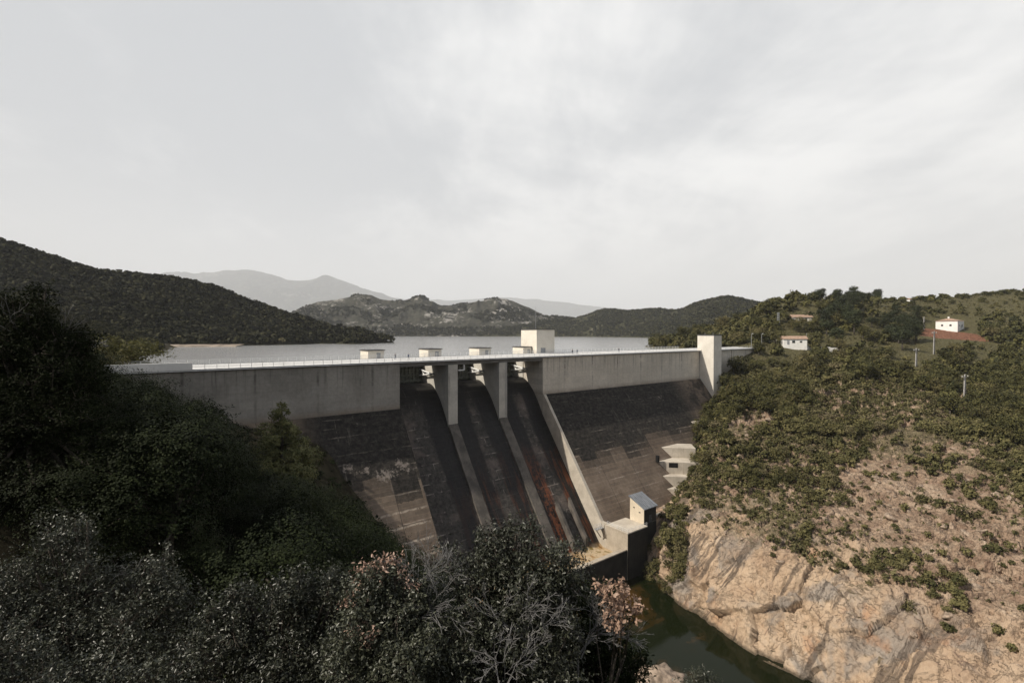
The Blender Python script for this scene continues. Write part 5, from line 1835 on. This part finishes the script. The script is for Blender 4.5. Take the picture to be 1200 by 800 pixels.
# ------------------------------------------------------------------ foreground oaks
def fore_leaves(r, P, Nn, L, wid=.5):
    """folded six-point leaves at P with axis near Nn"""
    n = len(P)
    up = unit(Nn * .75 + r.normal(size=(n, 3)) * .55 + np.array((0, 0, .35)))
    ax = r.normal(size=(n, 3)) + Nn * .5
    ax -= up * (ax * up).sum(1, keepdims=True)
    ax = unit(ax)
    t = np.cross(up, ax)
    s = (L * r.uniform(.45, 1.25, n))[:, None]
    a = P
    b1 = P + ax * s * .38 + t * s * wid * .5 + up * s * .10
    b2 = P + ax * s * .38 - t * s * wid * .5 + up * s * .10
    c1 = P + ax * s * .72 + t * s * wid * .38 + up * s * .04
    c2 = P + ax * s * .72 - t * s * wid * .38 + up * s * .04
    d = P + ax * s - up * s * .08
    m = P + ax * s * .55 - up * s * .02
    V = np.stack([a, b1, c1, d, c2, b2, m], 1).reshape(-1, 3)
    o = (np.arange(n) * 7)[:, None]
    Q = np.concatenate([o + np.array([[0, 1, 2, 6]]), o + np.array([[6, 2, 3, 4]]), o + np.array([[0, 6, 4, 5]])], 0)
    return V, Q

def fore_tree(name, seed, lobes, nleaf, L, mat, base, label, cat, per=14, sprig=.09, second=None, trunk_r=.05, leaf_name='crown', wid=.42, inner=.45):
    """lobes in world space; sprigs of leaves over each lobe, limbs from the base to every lobe"""
    r = np.random.default_rng(seed)
    base = np.array(base, float)
    root = empty(name, tuple(base))
    groups = {}
    mbt = MB()
    rr_ = random.Random(seed)
    cen = np.mean([l[0] for l in lobes], 0) - base
    fork = Vector(cen * .45 + np.array((0, 0, .0)))
    mbt.tube((0, 0, -.3), fork, trunk_r * 1.2, trunk_r * .8, 8)
    big_l = []
    for l in lobes:
        c0_, rad0, mk0 = np.array(l[0], float), np.array(l[1], float), (l[2] if len(l) > 2 else 0)
        if mk0 == 1 or rad0.mean() < .17:
            big_l.append((c0_, rad0, mk0))
            continue
        big_l.append((c0_ + np.array((0, .12, -.1)) * rad0, rad0 * .66, mk0))
        for k_ in range(6):
            dv = unit(r.normal(size=(1, 3)))[0]
            dv[1] = -abs(dv[1]) if k_ % 3 else dv[1]
            dv[2] = abs(dv[2]) if k_ % 2 else dv[2]
            big_l.append((c0_ + dv * rad0 * .68, rad0 * r.uniform(.28, .42), mk0))
    lobes = big_l
    vol = np.array([np.prod(l[1]) ** (2 / 3) for l in lobes])
    cnt = (vol / vol.sum() * nleaf / per).astype(int)
    for (c, rad, mk), k in zip([(l[0], l[1], l[2] if len(l) > 2 else 0) for l in lobes], cnt):
        c = np.array(c, float) - base
        rad = np.array(rad, float)
        e = Vector(c)
        md = fork.lerp(e, .55) + Vector((rr_.gauss(0, .04), rr_.gauss(0, .04), rr_.gauss(0, .04)))
        mbt.tube(fork, md, trunk_r * .5, trunk_r * .34, 6)
        mbt.tube(md, e, trunk_r * .34, trunk_r * .16, 6)
        d = unit(r.normal(size=(k, 3)))
        q = np.where(r.random(k) < .72, r.uniform(.78, 1.12, k), r.uniform(inner, .8, k))
        bmp = 1 + .28 * vnoise(d * 2.6 + c * 3)
        sp = c + d * rad * (q * bmp)[:, None]
        # twigs to a share of the sprigs
        for i in range(0, k, 5):
            s0 = e.lerp(Vector(sp[i]), .25)
            mbt.tube(s0, sp[i], trunk_r * .10, .0022, 4, False)
        wh = np.repeat(np.arange(k), per)
        ax = unit(d + r.normal(size=(k, 3)) * .5 + np.array((0, 0, .25)))
        along = r.uniform(-.6, 1, len(wh))[:, None]
        PP = sp[wh] + ax[wh] * along * sprig + r.normal(size=(len(wh), 3)) * sprig * .28
        NN = unit(ax[wh] * .8 + r.normal(size=(len(wh), 3)) * .8)
        ti = np.clip(r.normal(.45, .2, k)[wh] + r.normal(0, .16, len(wh)), 0, 1)
        groups.setdefault(mk, []).append((PP, NN, ti))
    for mk, lst in groups.items():
        PP = np.concatenate([a[0] for a in lst])
        NN = np.concatenate([a[1] for a in lst])
        ti = np.concatenate([a[2] for a in lst])
        V, Q = fore_leaves(r, PP, NN, L, wid)
        o = link(leaf_name, mesh_np(leaf_name, V, Q, False, np.concatenate([ti] * 3)), (mat, second)[mk] if second else mat, root)
        if mk == 1:
            o['label'] = 'russet leaves at the tips of the crown'
    link('trunk', mbt.mesh('trunk', True), M['bark'], root)
    return tag(root, label, cat)

def lobe(px, py, Y, rpx, sq=1.0, mk=0, dz=0):
    p = at(px, py, Y)
    rad = rpx / F * Y
    return (p, (rad, rad * .9, rad * sq), mk)

def gbase(px, Y):
    x = (px - 600) / F * Y
    return (x, Y, float(leftH(x, Y)))

# the big round holm oak in the centre
fore_tree('holm_oak', 701, [lobe(600, 700, 4.7, 74), lobe(596, 652, 4.7, 42), lobe(640, 668, 4.6, 38), lobe(548, 672, 4.7, 40), lobe(668, 652, 4.75, 20), lobe(655, 690, 4.5, 36),
          lobe(560, 740, 4.4, 60), lobe(640, 750, 4.4, 58), lobe(600, 800, 4.2, 80), lobe(520, 770, 4.2, 48), lobe(612, 628, 4.75, 26), lobe(575, 640, 4.7, 26), lobe(523, 655, 4.75, 18)],
          40500, .035, M['leaf_fore'], gbase(600, 4.9), 'big round holm oak with glossy grey green leaves at the bottom centre', 'holm oak', 14, .075)
fore_tree('holm_oak', 702, [lobe(455, 740, 4.3, 60), lobe(430, 700, 4.3, 34, 1, 0), lobe(480, 780, 4.1, 60), lobe(425, 780, 4.2, 46), lobe(452, 676, 4.35, 24), lobe(446, 664, 4.35, 12, .7, 1), lobe(462, 660, 4.33, 8, .7, 1), lobe(430, 670, 4.33, 9, .8, 1), lobe(472, 672, 4.3, 7, .8, 1), lobe(484, 684, 4.3, 6, .8, 1),
          lobe(414, 706, 4.25, 9, 1, 1), lobe(424, 690, 4.25, 6, 1, 1), lobe(500, 700, 4.4, 30), lobe(432, 752, 4.0, 7, 1, 1), lobe(418, 738, 4.05, 5, 1, 1)],
          28350, .035, M['leaf_fore'], gbase(455, 4.5), 'holm oak with russet leaves at its tips, left of the big round one', 'holm oak', 14, .07, M['leaf_red'])
fore_tree('holm_oak', 703, [lobe(360, 740, 5.0, 60), lobe(345, 690, 5.0, 34), lobe(385, 690, 5.0, 30), lobe(290, 740, 5.0, 52), lobe(320, 790, 4.8, 70), lobe(262, 730, 5.0, 30), lobe(285, 700, 5.1, 24), lobe(385, 790, 4.7, 50), lobe(240, 785, 4.8, 40)],
          40500, .035, M['leaf_fore2'], gbase(330, 5.2), 'grey leaved holm oak bush between the russet one and the widest left bush', 'holm oak', 14, .075)
fore_tree('holm_oak', 704, [lobe(60, 720, 5.6, 70), lobe(70, 645, 5.7, 38), lobe(110, 690, 5.6, 48), lobe(170, 700, 5.6, 50), lobe(190, 668, 5.7, 28), lobe(20, 700, 5.6, 56), lobe(130, 770, 5.3, 80), lobe(40, 790, 5.3, 80), lobe(205, 770, 5.3, 54), lobe(-40, 740, 5.5, 70), lobe(90, 620, 5.75, 22), lobe(55, 618, 5.75, 16), lobe(215, 710, 5.6, 30)],
          62100, .035, M['leaf_fore2'], gbase(90, 5.8), 'wide holm oak bush filling the bottom left corner', 'holm oak', 14, .08)
fore_tree('holm_oak', 705, [lobe(40, 385, 10.5, 44), lobe(20, 360, 10.5, 30), lobe(70, 400, 10.5, 38), lobe(5, 420, 10.3, 60), lobe(60, 440, 10.2, 52), lobe(100, 455, 10.4, 34), lobe(20, 490, 10, 64), lobe(85, 495, 10, 46), lobe(-40, 400, 10.5, 60), lobe(-40, 480, 10, 70), lobe(48, 346, 10.6, 18), lobe(98, 415, 10.6, 20), lobe(30, 560, 9.6, 70), lobe(110, 550, 9.8, 44)],
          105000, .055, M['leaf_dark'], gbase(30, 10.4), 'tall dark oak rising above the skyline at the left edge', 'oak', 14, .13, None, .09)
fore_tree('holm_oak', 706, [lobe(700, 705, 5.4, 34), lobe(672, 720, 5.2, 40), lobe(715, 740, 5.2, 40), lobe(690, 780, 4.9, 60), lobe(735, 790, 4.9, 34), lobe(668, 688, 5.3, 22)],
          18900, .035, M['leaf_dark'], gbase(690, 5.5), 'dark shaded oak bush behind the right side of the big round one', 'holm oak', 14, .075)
fore_tree('dry_shrub', 707, [lobe(720, 700, 4.35, 13, 1.3), lobe(738, 712, 4.35, 11, .8), lobe(718, 724, 4.3, 9), lobe(708, 688, 4.35, 7), lobe(728, 690, 4.35, 6), lobe(729, 730, 4.3, 6), lobe(748, 708, 4.35, 5)],
          800, .042, M['leaf_pink'], gbase(700, 4.5), 'spray of dry pinkish tan leaves right of the big round oak', 'dry shrub', 9, .06, None, .016, 'foliage', .55, .2)
fore_tree('holm_oak', 709, [lobe(20, 800, 4.4, 70), lobe(-50, 770, 4.5, 70), lobe(100, 815, 4.3, 60), lobe(180, 825, 4.3, 60), lobe(-60, 830, 4.2, 80)],
          21600, .035, M['leaf_fore2'], gbase(40, 4.6), 'low holm oak bush cut by the bottom left corner of the picture', 'holm oak', 14, .075)
# small grey bush and rocks at the bottom right of the near bank
h_ = hit(818, 797)
if h_ is not None:
    b_ = np.array(h_)
else:
    b_ = at(818, 800, 20)
sb = at(818, 792, 9.0)
fore_tree('bush', 708, [lobe(820, 792, 9.0, 13), lobe(808, 797, 9.0, 10), lobe(830, 797, 9.0, 9)], 900, .05, M['leaf_fore2'], (sb[0], sb[1], float(leftH(sb[0], sb[1]))),
          'small pale grey bush above the dark river at the bottom edge', 'bush', 10, .09, None, .015, 'foliage')

def boulder(px, py, Y, rpx, seed, label, sq=(1.2, 1, .7)):
    p = at(px, py, Y)
    s = rpx / F * Y
    nu, nv = 28, 18
    V, Q = [], []
    for j in range(nv + 1):
        ph = math.pi * j / nv
        for i in range(nu):
            th_ = 2 * math.pi * i / nu
            V.append((math.sin(ph) * math.cos(th_), math.sin(ph) * math.sin(th_), math.cos(ph)))
    V = np.array(V)
    dsp = 1 + .3 * ridged(V * 1.3 + seed, 4) * .6
    V = V * dsp[:, None] * np.array(sq) * s
    for j in range(nv):
        for i in range(nu):
            a = j * nu + i
            b = j * nu + (i + 1) % nu
            Q.append((a, b, b + nu, a + nu))
    o = link('boulder', mesh_np('boulder', V, np.array(Q), True), M['boulder'])
    o.location = tuple(p)
    return tag(o, label, 'boulder')
def boulder_mesh(seed):
    nu, nv = 14, 9
    V, Q = [], []
    for j in range(nv + 1):
        ph = math.pi * j / nv
        for i in range(nu):
            th_ = 2 * math.pi * i / nu
            V.append((math.sin(ph) * math.cos(th_), math.sin(ph) * math.sin(th_), math.cos(ph)))
    V = np.array(V)
    V = V * (1 + facets(V * 1.0, .9, seed, 1.2) * .45)[:, None] * np.array((1.25, .9, .62))
    for j in range(nv):
        for i in range(nu):
            a, b = j * nu + i, j * nu + (i + 1) % nu
            Q.append((a, b, b + nu, a + nu))
    me = mesh_np('boulder', V, np.array(Q), False)
    me.materials.append(M['boulder'])
    return me
bms = [boulder_mesh(k * 3.7 + 1) for k in range(6)]
for h_, sz_ in BOULDERS:
    o = link('boulder', bms[rnd.randrange(6)])
    o.location = (h_[0], h_[1], h_[2] - .02 * sz_)
    o.rotation_euler = (rnd.uniform(-.5, .5), rnd.uniform(-.5, .5), rnd.uniform(0, 6.28))
    o.scale = (sz_ * rnd.uniform(.7, 1.3), sz_, sz_ * rnd.uniform(.7, 1.2))
    tag(o, 'angular pinkish boulder lying on the rocky right hillside above the cliff', 'boulder', 'boulders on the right hillside')
boulder(772, 798, 62, 22, 3.1, 'pale boulder at the edge of the river at the bottom of the picture', (1.4, 1, .6))

# ------------------------------------------------------------------ light, air, camera
SUN_EL, SUN_DX, SUN_DY = R(43), .946, .324
hl = math.hypot(SUN_DX, SUN_DY)
ld = Vector((SUN_DX / hl * math.cos(SUN_EL), SUN_DY / hl * math.cos(SUN_EL), -math.sin(SUN_EL)))
sun = bpy.data.lights.new('sun', 'SUN')
sun.energy = 5.0
sun.angle = R(.6)
sun.color = (1.0, .92, .80)
so = bpy.data.objects.new('sun', sun)
COL.objects.link(so)
so.rotation_euler = ld.to_track_quat('-Z', 'Y').to_euler()
so.location = (0, 0, 60)

w = bpy.data.worlds.new('World')
S.world = w
w.use_nodes = True
nt = NT(w.node_tree)
bg = w.node_tree.nodes['Background']
sky = nt.n('ShaderNodeTexSky', sky_type='NISHITA', sun_disc=False)
sky.sun_elevation = SUN_EL
sky.sun_rotation = math.atan2(-ld.x, -ld.y)
sky.air_density = 1.0
sky.dust_density = 3.0
d = nt.n('ShaderNodeTexCoord').outputs['Generated']
dx, dy, dz = nt.sep(d)
hz = nt.m('ADD', nt.m('MAXIMUM', dz, 0.0), .22)
cu_ = nt.comb(nt.m('DIVIDE', dx, hz), nt.m('DIVIDE', dy, hz), 0.0)
n1 = nt.noise(cu_, .55, 6, .52, .5)
n2 = nt.noise(nt.scalev(cu_, (1.0, .5, 1)), 2.2, 6, .6, .3)
cl = nt.m('ADD', nt.m('MULTIPLY', n1, .7), nt.m('MULTIPLY', n2, .3))
# the high veil is thicker to the right
cl = nt.m('ADD', cl, nt.m('MULTIPLY', nt.m('DIVIDE', dx, hz), .045))
veil = nt.mr(cl, .43, .60)
low = nt.mr(dz, .02, .30)
grey = nt.mix(low, (5.7, 5.73, 5.75), (4.3, 4.45, 4.66))
white = nt.mix(low, (6.3, 6.29, 6.25), (7.35, 7.32, 7.24))
col = nt.mix(nt.m('MULTIPLY', veil, .95), grey, white)
# the veil thins out overhead and behind, where the sky is plain and deeper
clear = nt.mix(.55, sky.outputs[0], (2.2, 2.2, 2.25))
front = nt.m('MULTIPLY', nt.mr(dz, .80, .58), nt.mr(dy, -.25, .25))
col = nt.mix(front, clear, col)
nt.set(bg.inputs['Color'], col)
bg.inputs['Strength'].default_value = .12

hb = MB().box(-40000, 40000, -6000, 36000, -73.5, 3300)
hm = bpy.data.materials.new('thin_air')
hm.use_nodes = True
hm.node_tree.nodes.remove(hm.node_tree.nodes['Principled BSDF'])
pv = hm.node_tree.nodes.new('ShaderNodeVolumePrincipled')
pv.inputs['Color'].default_value = (.93, .96, 1.0, 1)
pv.inputs['Density'].default_value = .00006
hm.node_tree.links.new(pv.outputs[0], hm.node_tree.nodes['Material Output'].inputs['Volume'])
ho = hb.build('haze', hm)
ho['kind'] = 'stuff'
ho['label'] = 'thin pale haze between the near slopes and the mountains'

cam = bpy.data.cameras.new('camera')
cam.sensor_width = 36
cam.lens = 36 * F / 1200
cam.clip_start = .05
cam.clip_end = 60000
co = bpy.data.objects.new('camera', cam)
COL.objects.link(co)
co.location = (0, 0, CAMZ)
co.rotation_euler = (math.pi / 2 - PITCH, 0, 0)
S.camera = co

S.view_settings.view_transform = 'Standard'
S.view_settings.look = 'None'
S.view_settings.exposure = .25
S.view_settings.gamma = 1
S.render.engine = 'CYCLES'
cy = S.cycles
cy.use_denoising = True
cy.denoiser = 'OPENIMAGEDENOISE'
cy.max_bounces = 5
cy.diffuse_bounces = 3
cy.glossy_bounces = 2
cy.transmission_bounces = 2
cy.volume_bounces = 1
cy.transparent_max_bounces = 4
cy.sample_clamp_indirect = 3
cy.caustics_reflective = cy.caustics_refractive = False
